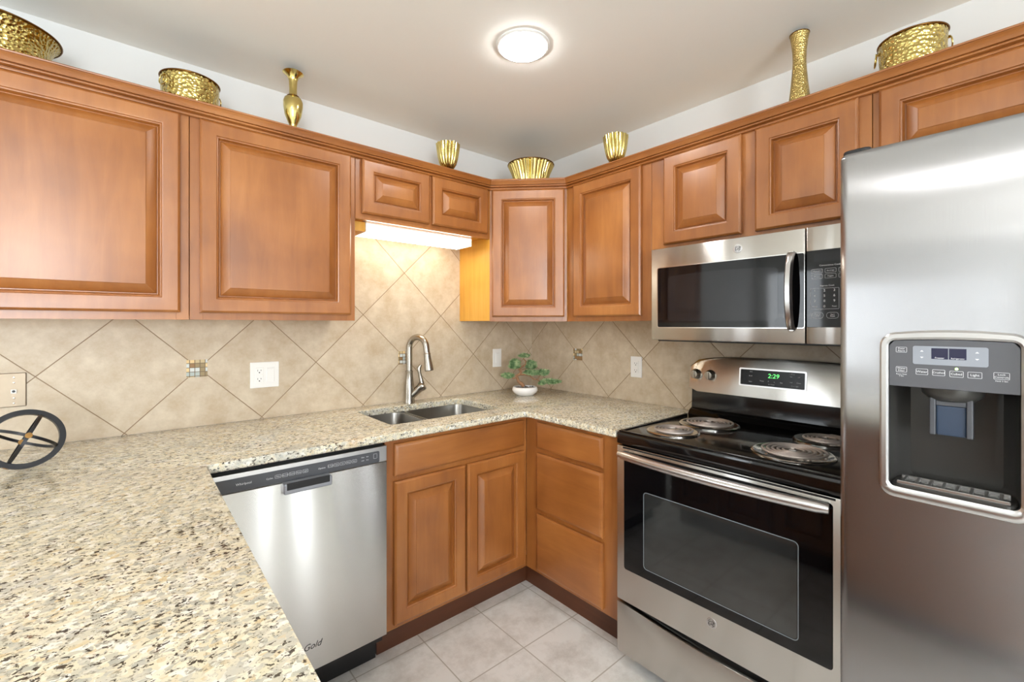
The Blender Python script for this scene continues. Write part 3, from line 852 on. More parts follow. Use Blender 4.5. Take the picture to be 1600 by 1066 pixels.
# ---------------------------------------------------------------- range
ry0, ry1 = 1.197, 1.957
t = thing('range', (-.33, -1.577, 0), 'stainless and black electric coil range between drawers and refrigerator', 'stove')
obj('body', mbox(TB, ry0 + .003, ry1 - .003, .035, .625, .045, .895), M_BLACKM, t)
for s in (ry0 + .03, ry1 - .03): obj('foot', mlathe([(.016, 0), (.016, .03), (.010, .032), (.010, .046), (0, .046)], TB(s, .58, 0), 16), simple('foot_tan', lin(190, 178, 140), .6) if s < 1.5 else M_BLACKM, t)
# cooktop with a raised rim
b = BM(); box(b, TB, ry0, ry1, .10, .650, .895, .9275, .006, 3)
box(b, TB, ry0, ry1, .630, .656, .880, .9265, .005, 2)
ct = obj('cooktop', b, M_BLACK, t, 30)
b = BM()
for a in ((ry0 + .004, ry0 + .016, .12, .646), (ry1 - .016, ry1 - .004, .12, .646), (ry0 + .016, ry1 - .016, .634, .646)):
    box(b, TB, *a, .9265, .9315, .002, 2)
obj('rim', b, M_BLACK, ct)
def burner(d, s, r, turns):
    c = Vector(TB(s, d, 0)); zc = .9275
    dp = obj('drip_pan', mlathe([(r + .024, zc + .0005), (r + .024, zc + .004), (r + .019, zc + .0075), (r + .013, zc + .006), (r + .004, zc + .0015), (r * .6, zc + .001), (.02, zc + .0008), (0, zc + .0008)], c, 48), M_CHROME, t, 50)
    b = BM(); pts = []
    n = int(turns * 36); r0 = .022
    for i in range(n + 1):
        a = 2 * PI * i / 36; rr = r0 + (r - r0) * i / n
        pts.append((c.x + rr * math.cos(a), c.y + rr * math.sin(a), zc + .0115))
    a = 2 * PI * n / 36
    pts += [(c.x + (r + .008) * math.cos(a + .12), c.y + (r + .008) * math.sin(a + .12), zc + .007)]
    tube(b, pts, .0043, 8)
    obj('coil', b, M_COIL, dp, 60)
    b = BM()
    for k in range(3):
        a = k * 2 * PI / 3 + .5
        tube(b, [c + Vector((.012 * math.cos(a), .012 * math.sin(a), zc + .0055)), c + Vector((r * math.cos(a), r * math.sin(a), zc + .0055))], .0022, 6)
    lathe(b, [(.014, zc + .004), (.014, zc + .010), (.011, zc + .0115), (0, zc + .0115)], c, 20)
    obj('support', b, M_CHROME, dp)
burner(.500, 1.352, .076, 4); burner(.265, 1.385, .095, 5); burner(.475, 1.765, .098, 5); burner(.215, 1.790, .076, 4)
# backguard and control panel
b = BM(); prism(b, lambda s, d, z: TB(d, s, z), [(.012, .925), (.10, .925), (.085, .945), (.062, .955), (.058, 1.05), (.012, 1.05)], ry0 + .006, ry1 - .006)
obj('backguard', b, M_BLACK, t, 30)
def consz(u): return 1.175 + .032 * (1 - (2 * u - 1) ** 4)
b = BM(); tt = bmesh.new(); n = 20; A = []
rows = [(.014, 0), (.066, 0), (.074, .012), (.060, .93), (.052, 1), (.014, 1)]
for i in range(n + 1):
    u = i / n; s = ry0 - .001 + (ry1 - ry0 + .002) * u
    edge = min(u, 1 - u) * (ry1 - ry0); cr_ = max(0, 1 - edge / .018); drop = .018 * (1 - math.sqrt(max(0, 1 - cr_ ** 2)))
    zb = 1.034 + drop; zt = consz(u) - drop
    A.append([tt.verts.new(Vector(TB(s, d, zb + (zt - zb) * f))) for d, f in rows])
for P_, Q in zip(A, A[1:]):
    for i in range(len(rows)): tt.faces.new([P_[i], P_[(i + 1) % len(rows)], Q[(i + 1) % len(rows)], Q[i]])
tt.faces.new(A[0]); tt.faces.new(list(reversed(A[-1])))
join(b, tt)
cons = obj('control_panel', b, M_STEELH, t, 35)
tilt = lambda z: .0740 - (z - 1.036) * .0140 / .155
TC = lambda s, d, z: TB(s, d + tilt(z), z)
def knob(s, z):
    ax = axmat(TB, 0); c = Vector(TC(s, .0, z))
    o = obj('knob', mlathe([(.0245, 0), (.0245, .004), (.0215, .007), (.0195, .022), (.017, .026), (0, .027)], c, 28, axis=ax), M_NICKEL, cons, 40)
    b = BM(); box(b, lambda a, d, zz: tuple(c + ax @ Vector((a, zz, d))), -.0045, .0045, .024, .034, -.019, .019, .002, 2)
    obj('grip', b, M_NICKEL, o)
    b = BM(); box(b, TC, s - .0012, s + .0012, .0, .0006, z + .031, z + .0334); obj('tick_mark', b, M_INKD, o)
for s in (1.228, 1.297, 1.857, 1.926): knob(s, 1.118)
b = BM(); ring_prism(b, TC, rrect(1.428, 1.690, 1.084, 1.163, .006), rrect(1.434, 1.684, 1.090, 1.157, .004), -.001, .003)
obj('display_bezel', b, M_SATIN, cons)
b = BM(); prism(b, TC, rrect(1.434, 1.684, 1.090, 1.157, .004), -.001, .0018)
dsp = obj('display', b, simple('smoked_display', lin(12, 11, 11), .22, 0, .22), cons, label='black glass clock display')
b = BM(); text(b, TC, 1.567, .0022, 1.134, '2:29', .026, .12)
obj('digits', b, M_GREEN, dsp, label='glowing green clock digits')
b = BM()
for s, z, w, sz in ((1.478, 1.148, 'Bake', .006), (1.476, 1.130, 'Broil', .007), (1.476, 1.105, 'Start', .007), (1.522, 1.111, 'Temp', .007), (1.548, 1.111, '+', .010), (1.571, 1.111, '-', .010), (1.598, 1.110, 'Set', .008), (1.560, 1.099, 'Set Clock', .006),
                   (1.640, 1.149, 'Timer', .006), (1.634, 1.138, 'On', .007), (1.662, 1.138, 'Off', .007), (1.634, 1.115, 'Self', .007), (1.662, 1.115, 'Clean', .007), (1.648, 1.101, 'Oven Light', .006)):
    b = BM(); text(b, TC, s, .0022, z, w, sz); obj('key_lettering', b, M_INK, dsp)
# oven door
b = BM(); box(b, TB, ry0 + .001, ry1 - .001, .632, .656, .262, .8745, .004, 2)
od = obj('oven_door', b, M_STEELH, t, 30)
obj('vent_gap', mbox(TB, ry0 + .03, ry1 - .03, .640, .6575, .866, .872), M_BLACKM, od)
b = BM(); prism(b, TB, rrect(1.233, 1.921, .392, .856, .010), .655, .6585, .001, 1)
gl = obj('door_glass', b, M_GLASSB, od, label='black glass panel of the oven door')
b = BM(); prism(b, TB, rrect(1.325, 1.834, .432, .716, .012), .6580, .6592, .0005, 1)
obj('window', b, M_WINB, gl, label='smoky see-through oven window')
b = BM(); ring_prism(b, TB, rrect(1.321, 1.838, .428, .720, .014), rrect(1.3235, 1.8355, .4305, .7175, .012), .658, .6596)
obj('window_outline', b, simple('gray_glass_print', lin(120, 128, 134), .3), gl)
b = BM(); pts = []
for i in range(25):
    u = i / 24; pts.append(TB(1.228 + (1.918 - 1.228) * u, .684 + .030 * (1 - (2 * u - 1) ** 2), .848))
tube(b, pts, [.013] + [.0165] * 23 + [.013], 16)
hd = obj('handle', b, M_SATIN, od, 50)
for s in (1.245, 1.901):
    obj('handle_mount', mbox(TB, s - .012, s + .012, .655, .69, .838, .858, .003, 2), M_BLACKM, hd)
def emblem(T, s, d, z, r, par, body=M_SATIN):
    ax = axmat(T, 0); c = Vector(T(s, d, z))
    o = obj('emblem', mlathe([(r, -.001), (r, .0012), (r * .93, .002), (r * .8, .002), (r * .78, .0014), (0, .0014)], c, 32, axis=ax), body, par, 40)
    b = BM(); text(b, T, s, d + .0022, z, 'GE', r * 1.05, .25); text(b, T, s + .0004, d + .0022, z, 'GE', r * 1.05, .25)
    for q in range(4):
        a0 = q * PI / 2 + .25; pl = [(s + r * .66 * math.cos(a0 + k * .1), z + r * .66 * math.sin(a0 + k * .1)) for k in range(11)]
        pl += [(s + r * .58 * math.cos(a0 + 1.0 - k * .1), z + r * .58 * math.sin(a0 + 1.0 - k * .1)) for k in range(11)]
        prism(b, T, pl, d + .0012, d + .0020)
    obj('monogram', b, M_INKD, o)
emblem(TB, 1.580, .656, .352, .0175, od)
# storage drawer with a scooped top edge
b = BM(); pl = [(ry0 + .001, .052), (ry1 - .001, .052), (ry1 - .001, .252)]
for i in range(1, 16):
    u = 1 - i / 16; s = ry0 + .001 + (ry1 - ry0 - .002) * u
    pl.append((s, .252 - .020 * math.sin(PI * u) ** 1.2))
pl.append((ry0 + .001, .252))
prism(b, TB, pl, .628, .655, .003, 2)
obj('storage_drawer', b, M_STEELH, t, 30)

# ---------------------------------------------------------------- microwave
my0, my1, mz0, mz1 = 1.181, 1.942, 1.288, 1.686
t = thing('microwave', (-.2, -1.56, mz0), 'stainless over-the-range microwave with black window, mounted above the range', 'microwave')
obj('body', mbox(TB, my0 + .002, my1 - .002, .008, .345, mz0 + .004, mz1 - .002), M_BLACKM, t)
obj('vent_plate', mbox(TB, my0 + .02, my1 - .02, .03, .36, mz0 - .006, mz0 + .004, .002, 1), M_BLACKM, t)
b = BM(); box(b, TB, my0, 1.7745, .346, .380, mz0, mz1, .004, 2)
md = obj('door', b, M_STEELH, t, 30)
b = BM(); prism(b, TB, rrect(1.212, 1.7735, 1.342, 1.602, .008), .379, .3825, .0008, 1)
mg = obj('door_glass', b, M_GLASSB, md, label='black glass of the microwave door')
b = BM(); prism(b, TB, rrect(1.262, 1.690, 1.368, 1.560, .015, arch=.008), .3823, .3832)
obj('window_screen', b, M_MWMESH, mg)
b = BM(); ring_prism(b, TB, rrect(1.2105, 1.7735, 1.3405, 1.6035, .009), rrect(1.2135, 1.7725, 1.3435, 1.6005, .007), .379, .3828)
obj('glass_trim', b, M_CHROME, mg)
emblem(TB, 1.551, .380, 1.644, .0165, md)
b = BM(); tt = bmesh.new(); L = []
for i in range(17):
    u = i / 16; z = 1.335 + (1.606 - 1.335) * u; off = .388 + .034 * math.sin(PI * u) ** .6
    L.append([tt.verts.new(Vector(TB(s, d, z))) for s, d in ((1.722, off), (1.728, off + .011), (1.742, off + .011), (1.748, off), (1.742, off - .006), (1.728, off - .006))])
for A, B in zip(L, L[1:]):
    for i in range(6): tt.faces.new([A[i], A[(i + 1) % 6], B[(i + 1) % 6], B[i]])
tt.faces.new(L[0]); tt.faces.new(list(reversed(L[-1]))); join(b, tt)
hb = obj('handle', b, M_SATIN, md, 60)
for z in (1.340, 1.601): obj('handle_mount', mbox(TB, 1.727, 1.743, .381, .392, z - .010, z + .010, .003, 2), M_CHROME, hb)
b = BM(); box(b, TB, 1.7775, my1, .346, .3795, mz0, mz1, .003, 2)
pn = obj('control_panel', b, M_STEELH, t, 30)
kp = obj('keypad', mbox(TB, 1.779, my1 - .001, .379, .3815, 1.345, 1.605, .0008, 1), M_GLASSB, pn, label='black glass keypad')
obj('display', mbox(TB, 1.800, 1.925, .3813, .3818, 1.566, 1.594), simple('dim_display', lin(14, 14, 20), .1), kp)
b = BM(); D = .3822
text(b, TB, 1.850, D, 1.552, 'Convenience Cooking', .0075)
for r_, row in enumerate((('Popcorn', 'Beverage', 'Reheat'), ('Potato', 'Veggies', 'Defrost'))):
    for k, w in enumerate(row):
        s = 1.8095 + k * .038; z = 1.534 - r_ * .0185
        text(b, TB, s, D, z, w, .0058); outline(b, TB, s - .0155, s + .0155, z - .007, z + .007, D)
obj('convenience_keys', b, M_INK, kp); b = BM()
text(b, TB, 1.838, D, 1.484, 'Express Cook', .007)
for k in range(9):
    text(b, TB, 1.803 + (k % 3) * .0275, D, 1.468 - (k // 3) * .0175, str(k + 1), .011)
text(b, TB, 1.8305, D, 1.415, '0', .011); text(b, TB, 1.803, D, 1.415, 'Power', .0055); text(b, TB, 1.858, D, 1.415, 'Timer', .0055)
outline(b, TB, 1.790, 1.871, 1.406, 1.476, D)
obj('number_keys', b, M_INK, kp); b = BM()
for k, w in enumerate(('Cook', 'Weight', 'Add 30', 'Fan')):
    s = 1.901; z = 1.468 - k * .0185; text(b, TB, s, D, z, w, .0058); outline(b, TB, s - .0155, s + .0155, z - .007, z + .007, D)
obj('side_keys', b, M_INK, kp); b = BM()
for k, w in enumerate(('Cancel\nOff', 'Start\nPause', 'Light')):
    s = 1.811 + k * .042; z = 1.385; text(b, TB, s, D, z, w, .0058); outline(b, TB, s - .0165, s + .0165, z - .010, z + .010, D, r=.008)
obj('start_keys', b, M_INK, kp)

# ---------------------------------------------------------------- refrigerator
fy0, fy1 = 1.967, 2.877; FX = .800; FT = 1.776
t = thing('refrigerator', (-.40, -2.42, 0), 'large stainless side-by-side refrigerator with ice and water dispenser at right', 'refrigerator')
obj('body', mbox(TB, fy0 + .004, fy1 - .004, .03, .695, .02, FT - .022, .004, 1), simple('fridge_side_gray', lin(92, 92, 94), .5), t)
obj('kick_grille', mbox(TB, fy0 + .01, fy1 - .01, .60, .72, .012, .062, .004, 1), M_BLACKM, t)
for s in (fy0 + .030, fy1 - .03):
    b = BM(); prism(b, lambda a, d, z: TB(a, z, d), rrect(s - .026, s + .030, .700, .785, .014), FT - .021, FT + .010, .004, 2)
    obj('hinge_cover', b, M_BLACKM, t)
def doorprof(s0, s1, rl, rr, d0=.702, d1=FX, ins=0.0):
    p = [(s0 + (ins if rl else 0), d0)]
    if rl:
        c = (s0 + rl, d1 - rl)
        p += [(c[0] - (rl - ins) * math.cos(PI / 2 * i / 8), c[1] + (rl - ins) * math.sin(PI / 2 * i / 8)) for i in range(9)]
    else: p += [(s0, d1 - ins)]
    if rr:
        c = (s1 - rr, d1 - rr)
        p += [(c[0] + (rr - ins) * math.sin(PI / 2 * i / 8), c[1] + (rr - ins) * math.cos(PI / 2 * i / 8)) for i in range(9)]
    else: p += [(s1, d1 - ins)]
    p.append((s1 - (ins if rr else 0), d0))
    return p
def sweep(bm, secs):
    tt = bmesh.new(); L = [[tt.verts.new(Vector(TB(s, d, z))) for s, d in p] for p, z in secs]
    n = len(L[0])
    for A, B in zip(L, L[1:]):
        for i in range(n): tt.faces.new([A[i], A[(i + 1) % n], B[(i + 1) % n], B[i]])
    tt.faces.new(L[0]); tt.faces.new(list(reversed(L[-1]))); join(bm, tt)
RR = .020
def seclist(s0, s1, rl, rr, z0, z1, top=False, bot=False):
    L = []
    if bot: L += [(doorprof(s0, s1, rl, rr, ins=.006), z0), (doorprof(s0, s1, rl, rr), z0 + .006)]
    else: L += [(doorprof(s0, s1, rl, rr), z0)]
    if top:
        for k in range(5):
            a = PI / 2 * k / 4; L.append((doorprof(s0, s1, rl, rr, ins=.014 * (1 - math.cos(a))), z1 - .014 + .014 * math.sin(a)))
    else: L += [(doorprof(s0, s1, rl, rr), z1)]
    return L
hs0, hs1, hz0, hz1 = 2.060, 2.270, .980, 1.325
b = BM(); fs1 = 2.368
sweep(b, seclist(fy0, fs1, RR, RR, .065, hz0, bot=True)); sweep(b, seclist(fy0, fs1, RR, RR, hz1, FT, top=True))
sweep(b, seclist(fy0, hs0, RR, 0, hz0, hz1)); sweep(b, seclist(hs1, fs1, 0, RR, hz0, hz1))
fd = obj('freezer_door', b, M_STEELV, t, 35)
b = BM(); sweep(b, seclist(2.376, fy1, RR, RR, .065, FT, top=True, bot=True))
rd = obj('fresh_food_door', b, M_STEELV, t, 35)
for s, par in ((2.335, fd), (2.409, rd)):
    b = BM(); tube(b, [TB(s, FX + .002, .70), TB(s, FX + .045, .72), TB(s, FX + .05, .80), TB(s, FX + .05, 1.50), TB(s, FX + .045, 1.58), TB(s, FX + .002, 1.60)], .014, 12)
    obj('handle', b, M_SATIN, par, 50)
# dispenser
b = BM(); oo = rrect(2.048, 2.282, .960, 1.332, .026, arch=.010); ii = rrect(2.064, 2.266, .984, 1.318, .012, arch=.004)
ring_prism(b, TB, oo, ii, FX - .008, FX + .009, .004)
bz = obj('dispenser', b, M_SATIN, t, 35, label='recessed ice and water dispenser')
b = BM()   # cavity: an open box with rounded back
tt = bmesh.new(); L = []
for ins, d in ((0, FX + .001), (.003, FX - .02), (.010, FX - .07), (.03, FX - .090)):
    L.append([tt.verts.new(Vector(TB(s, d, z))) for s, z in rrect(2.060 + ins, 2.270 - ins, .981 + ins * .4, 1.325 - ins, .016)])
for A, B in zip(L, L[1:]):
    n = len(A)
    for i in range(n): tt.faces.new([A[i], A[(i + 1) % n], B[(i + 1) % n], B[i]])
tt.faces.new(L[-1]); join(b, tt)
obj('cavity', b, M_CAV, bz, 40)
b = BM(); prism(b, TB, [(2.0645, 1.214), (2.2655, 1.214), (2.2655, 1.306), (2.256, 1.318), (2.165, 1.3215), (2.074, 1.318), (2.0645, 1.306)], FX - .03, FX + .004, .001, 1)
pp = obj('dispenser_panel', b, M_PANELG, bz)
b = BM(); prism(b, TB, rrect(2.106, 2.222, 1.266, 1.3065, .004), FX + .003, FX + .0050)
lcd = obj('temperature_keypad', b, M_LCDG, bz)
b = BM(); box(b, TB, 2.1365, 2.1628, FX + .0045, FX + .0056, 1.279, 1.3025, .0004, 1); box(b, TB, 2.1642, 2.1905, FX + .0045, FX + .0056, 1.279, 1.3025, .0004, 1)
obj('temperature_display', b, M_LCD, bz)
b = BM(); D = FX + .0062
text(b, TB, 2.1495, D, 1.2815, 'Freezer', .0048); text(b, TB, 2.1775, D, 1.2815, 'Refrigerator', .0042)
for s in (2.121, 2.206):
    for z, w in ((1.2955, 1), (1.2815, -1)):
        prism(b, TB, [(s - .003, z - .0012 * w), (s + .003, z - .0012 * w), (s, z + .0018 * w)], FX + .0048, FX + .0054)
D = FX + .0044
obj('display_lettering', b, M_INK, bz)
def key(s0, s1, z0, z1, lines, sz, note=()):
    b = BM()
    for w, zz in note: text(b, TB, (s0 + s1) / 2, D, zz, w, .004)
    outline(b, TB, s0, s1, z0, z1, D, .0006, .0015)
    for i, w in enumerate(lines): text(b, TB, (s0 + s1) / 2, D, (z0 + z1) / 2 + ((len(lines) - 1) / 2 - i) * sz * .95, w, sz)
    obj('touch_key', b, M_INK, bz)
key(2.077, 2.096, 1.291, 1.303, ('Door', 'Alarm'), .0052)
key(2.077, 2.096, 1.246, 1.2585, ('Water', 'Filter'), .0055, (('Reset Hold', 1.2415), ('3 Sec', 1.2375)))
key(2.111, 2.131, 1.243, 1.256, ('Water',), .0068); key(2.138, 2.158, 1.243, 1.256, ('Crushed',), .0056)
key(2.165, 2.186, 1.242, 1.255, ('Cubed',), .0064); key(2.192, 2.213, 1.242, 1.255, ('Light',), .0068)
key(2.229, 2.251, 1.243, 1.257, ('Lock', 'Controls'), .0055, (('Hold 3 Sec', 1.2395),))
b = BM(); ax = axmat(TB, 0); lathe(b, [(.0026, 0), (.0022, .0014), (0, .002)], TB(2.1755, FX + .004, 1.2595), 14, axis=ax)
obj('indicator_light', b, M_LED, bz)
b = BM(); lathe(b, [(.052, 1.214), (.050, 1.200), (.040, 1.190), (.034, 1.186), (0, 1.186)], TB(2.165, FX - .045, 0), 32)
obj('ice_chute', b, simple('chute_gray', lin(58, 57, 54), .3, noise=.1), bz, 40)
b = BM(); box(b, TB, 2.131, 2.141, FX - .04, FX - .016, 1.110, 1.192, .002, 2); box(b, TB, 2.189, 2.199, FX - .04, FX - .016, 1.110, 1.192, .002, 2); box(b, TB, 2.141, 2.189, FX - .036, FX - .018, 1.176, 1.192, .001, 1)
obj('paddle_frame', b, M_GRAYP, bz)
obj('paddle', mbox(TB, 2.141, 2.189, FX - .034, FX - .022, 1.110, 1.176, .003, 2), M_BLUEP, bz)
b = BM(); prism(b, lambda s, d, z: TB(s, z, d), rrect(2.068, 2.262, FX - .075, FX + .006, .02), .984, .992, .002, 1)
tr = obj('drip_tray', b, M_CAV, bz)
b = BM()
for k in range(8):
    s = 2.085 + k * .0215; box(b, TB, s, s + .006, FX - .055, FX - .004, .991, .998, .001, 1)
box(b, TB, 2.078, 2.252, FX - .006, FX + .001, .991, .998, .001, 1); box(b, TB, 2.078, 2.252, FX - .062, FX - .055, .991, .998, .001, 1)
obj('drip_grille', b, M_SATIN, tr)

# ---------------------------------------------------------------- wall plates
def rocker(par, T, s, z, d):
    b = BM(); box(b, T, s - .0165, s + .0165, d, d + .0015, z - .0335, z + .0335, .0006, 1)
    o = obj('switch_frame', b, M_WHITE, par)
    b = BM(); prism(b, lambda q, dd, zz: T(q, zz, dd), [(s - .014, d + .001), (s - .014, d + .0045), (s + .014, d + .0045), (s + .014, d + .001)], z - .030, z + .030, .001, 1)
    obj('rocker', b, M_WHITE, o)
def receptacle(par, T, s, z, d, gfci):
    b = BM(); prism(b, T, rrect(s - .0165, s + .0165, z - .0335, z + .0335, .003), d, d + .0025, .0006, 1)
    o = obj('receptacle', b, M_WHITE, par)
    for zz in (z + .019, z - .019):
        b = BM(); box(b, T, s - .0075, s - .0058, d + .002, d + .0027, zz - .002, zz + .006); box(b, T, s + .0055, s + .0075, d + .002, d + .0027, zz - .001, zz + .0055)
        prism(b, T, [(s + .0028 * math.cos(a * .6), zz - .0075 + .0028 * math.sin(a * .6)) for a in range(10)], d + .002, d + .0027)
        obj('slots', b, M_INKD, o)
    if gfci:
        b = BM(); box(b, T, s + .002, s + .011, d + .002, d + .0035, z - .003, z + .003, .0005, 1); box(b, T, s - .011, s - .002, d + .002, d + .0035, z - .003, z + .003, .0005, 1)
        obj('test_buttons', b, M_WHITE, o)
def plate(T, s0, s1, z0, z1, d, label, cat, m=M_WHITE, name='wall_plate'):
    t = thing(name, T((s0 + s1) / 2, d, z0), label, cat)
    b = BM(); prism(b, T, rrect(s0, s1, z0, z1, .003), d, d + .005, .002, 2)
    obj('plate', b, m, t)
    return t
WD = .0062
t = plate(TA, -1.731, -1.614, 1.0685, 1.1845, WD, 'white double wall plate with an outlet and a rocker switch on the left backsplash', 'outlet', name='electrical_outlet')
receptacle(t, TA, -1.695, 1.1265, WD + .005, True); rocker(t, TA, -1.650, 1.1265, WD + .005)
t = plate(TA, -.354, -.284, 1.079, 1.197, WD, 'white single rocker switch on the tile left of the bonsai', 'light switch', name='light_switch')
rocker(t, TA, -.319, 1.138, WD + .005)
t = plate(TB, .819, .889, 1.062, 1.178, WD, 'white outlet on the tile between the bonsai and the range', 'outlet', name='electrical_outlet')
receptacle(t, TB, .854, 1.120, WD + .005, False)
t = plate(TA, -2.530, -2.411, 1.072, 1.188, WD, 'brushed steel wall plate with a white jack at the far left', 'wall plate', M_PLATE, 'jack_plate')
b = BM(); box(b, TA, -2.447, -2.433, WD + .005, WD + .0075, 1.118, 1.132, .0008, 1)
jk = obj('jack', b, M_WHITE, t)
obj('socket', mlathe([(.0042, 0), (.0042, .0012), (0, .0012)], TA(-2.440, WD + .0072, 1.1255), 14, axis=axmat(TA, 0)), M_INKD, jk)
for z in (1.172, 1.155, 1.102, 1.084):
    obj('screw', mlathe([(.003, 0), (.0026, .0012), (0, .0018)], TA(-2.440, WD + .005, z), 14, axis=axmat(TA, 0)), M_CHROME, t)

# ---------------------------------------------------------------- brass on the cabinet tops
ZT = Z1
def handles(t, c, r, z, angs, rr=.020):
    for a in angs:
        u = Vector((math.cos(a), math.sin(a), 0)); tv = Vector((-u.y, u.x, 0))
        c0 = Vector(c) + u * (r + .004) + Vector((0, 0, z))
        b = BM(); tube(b, [c0 + u * (.006 * (1 - math.cos(k * PI / 12)) * .5) + tv * (rr * math.sin(2 * PI * k / 24)) + Vector((0, 0, -rr + rr * math.cos(2 * PI * k / 24))) for k in range(24)], .0022, 8, closed=True)
        h = obj('ring_handle', b, M_BRASS, t, 60)
        b = BM(); tube(b, [c0 - u * .012, c0 + u * .004], .005, 8); obj('lug', b, M_BRASS, h, 50)
GB = 'brass ornaments on the cabinet tops'
# big flared basin, cut by the left edge
c = (-2.462, -.170); t = thing('brass_basin', (c[0], c[1], ZT), 'largest flared hammered brass basin at the far left, cut by the frame', 'basin', GB)
obj('bowl', mlathe([(.0, ZT), (.110, ZT), (.119, ZT + .01), (.121, ZT + .06), (.126, ZT + .10), (.138, ZT + .128), (.150, ZT + .140), (.148, ZT + .143), (.134, ZT + .131), (.121, ZT + .10), (.116, ZT + .06), (.112, ZT + .012), (0, ZT + .008)], (*c, 0), 64), M_BRASSH, t, 50)
b = BM(); tube(b, [(c[0] + .151 * math.cos(2 * PI * k / 64), c[1] + .151 * math.sin(2 * PI * k / 64), ZT + .1415) for k in range(64)], .0035, 8, closed=True)
obj('rim', b, M_BRASSD, t, 60)
def pot(c, r, h, label, angs):
    t = thing('brass_pot', (c[0], c[1], ZT), label, 'pot', GB)
    obj('bowl', mlathe([(.0, ZT), (r * .86, ZT), (r * .90, ZT + .008), (r * .93, ZT + h * .5), (r * .95, ZT + h * .72), (r * .955, ZT + h * .74), (r * .965, ZT + h * .96), (r * .945, ZT + h * .96), (r * .93, ZT + h * .72), (r * .9, ZT + h * .4), (r * .86, ZT + .012), (0, ZT + .008)], (*c, 0), 56), M_BRASSH, t, 50)
    b = BM(); tube(b, [(c[0] + r * .97 * math.cos(2 * PI * k / 56), c[1] + r * .97 * math.sin(2 * PI * k / 56), ZT + h * .97) for k in range(56)], .0032, 8, closed=True)
    obj('rim', b, M_BRASSD, t, 60)
    handles(t, (*c, ZT), r * .95, h * .86, angs)
pot((-1.963, -.195), .096, .146, 'hammered brass pot with ring handles above the far-left cabinets, beside the big basin', (-2.6, .35))
pot((-.222, -2.028), .088, .142, 'hammered brass pot with ring handles above the refrigerator cabinet', (1.75, -1.2))
# tall vases
c = (-1.617, -.258); z = ZT
t = thing('brass_vase', (*c, ZT), 'slender brass vase with bulb body and flared neck on the left cabinets', 'vase', GB)
obj('vase_body', mlathe([(.0, z), (.030, z), (.031, z + .006), (.020, z + .014), (.013, z + .035), (.012, z + .05), (.016, z + .062), (.022, z + .075), (.032, z + .10), (.0375, z + .135), (.038, z + .155), (.033, z + .170), (.0215, z + .176), (.021, z + .180), (.016, z + .184), (.0145, z + .21), (.0165, z + .245), (.022, z + .262), (.034, z + .272), (.040, z + .277), (.0385, z + .279), (.026, z + .271), (.015, z + .255), (.012, z + .22), (0, z + .2)], (*c, 0), 40), M_BRASS, t, 60)
b = BM(); tube(b, [(c[0] + .0215 * math.cos(2 * PI * k / 40), c[1] + .0215 * math.sin(2 * PI * k / 40), z + .178) for k in range(40)], .003, 8, closed=True)
obj('collar', b, M_BRASSD, t, 60)
c = (-.262, -1.722)
t = thing('brass_vase', (*c, ZT), 'hourglass hammered brass vase above the microwave cabinet', 'vase', GB)
obj('vase_body', mlathe([(.0, z), (.037, z), (.038, z + .006), (.034, z + .05), (.0285, z + .10), (.0235, z + .155), (.0215, z + .19), (.0225, z + .225), (.0265, z + .262), (.0315, z + .289), (.030, z + .290), (.025, z + .262), (.020, z + .22), (0, z + .18)], (*c, 0), 40), M_BRASSF, t, 60)
b = BM(); tube(b, [(c[0] + .0312 * math.cos(2 * PI * k / 40), c[1] + .0312 * math.sin(2 * PI * k / 40), z + .2905) for k in range(40)], .0017, 8, closed=True)
obj('rim', b, M_BRASSD, t, 60)
# fluted cups
def cup(c, label):
    t = thing('brass_cup', (*c, ZT), label, 'cup', GB)
    fz = lambda zz: max(0, min(1, (zz - z - .03) / .04))
    obj('cup_body', mlathe([(.0, z), (.034, z), (.034, z + .006), (.018, z + .014), (.014, z + .030), (.018, z + .042), (.030, z + .056), (.044, z + .080), (.053, z + .115), (.059, z + .155), (.0625, z + .184), (.061, z + .184), (.056, z + .15), (.048, z + .11), (.03, z + .065), (0, z + .05)], (*c, 0), 96, 16, .11, fz), M_BRASS, t, 60)
cup((-.845, -.245), 'fluted brass cup above the short cabinet over the sink')
cup((-.245, -.890), 'fluted brass cup above the cabinet left of the microwave')
c = (-.355, -.370)
t = thing('brass_bowl', (*c, ZT), 'wide fluted brass bowl on the diagonal corner cabinet', 'bowl', GB)
fz = lambda zz: max(0, min(1, (zz - z) / .05))
obj('bowl', mlathe([(.0, z), (.080, z), (.082, z + .004), (.094, z + .05), (.110, z + .10), (.128, z + .140), (.132, z + .150), (.1305, z + .151), (.105, z + .10), (.088, z + .05), (.078, z + .01), (0, z + .008)], (*c, 0), 192, 36, .07, fz), M_BRASS, t, 60)
b = BM(); tube(b, [(c[0] + .134 * math.cos(2 * PI * k / 72), c[1] + .134 * math.sin(2 * PI * k / 72), z + .151) for k in range(72)], .003, 8, closed=True)
obj('rim', b, M_BRASSD, t, 60)

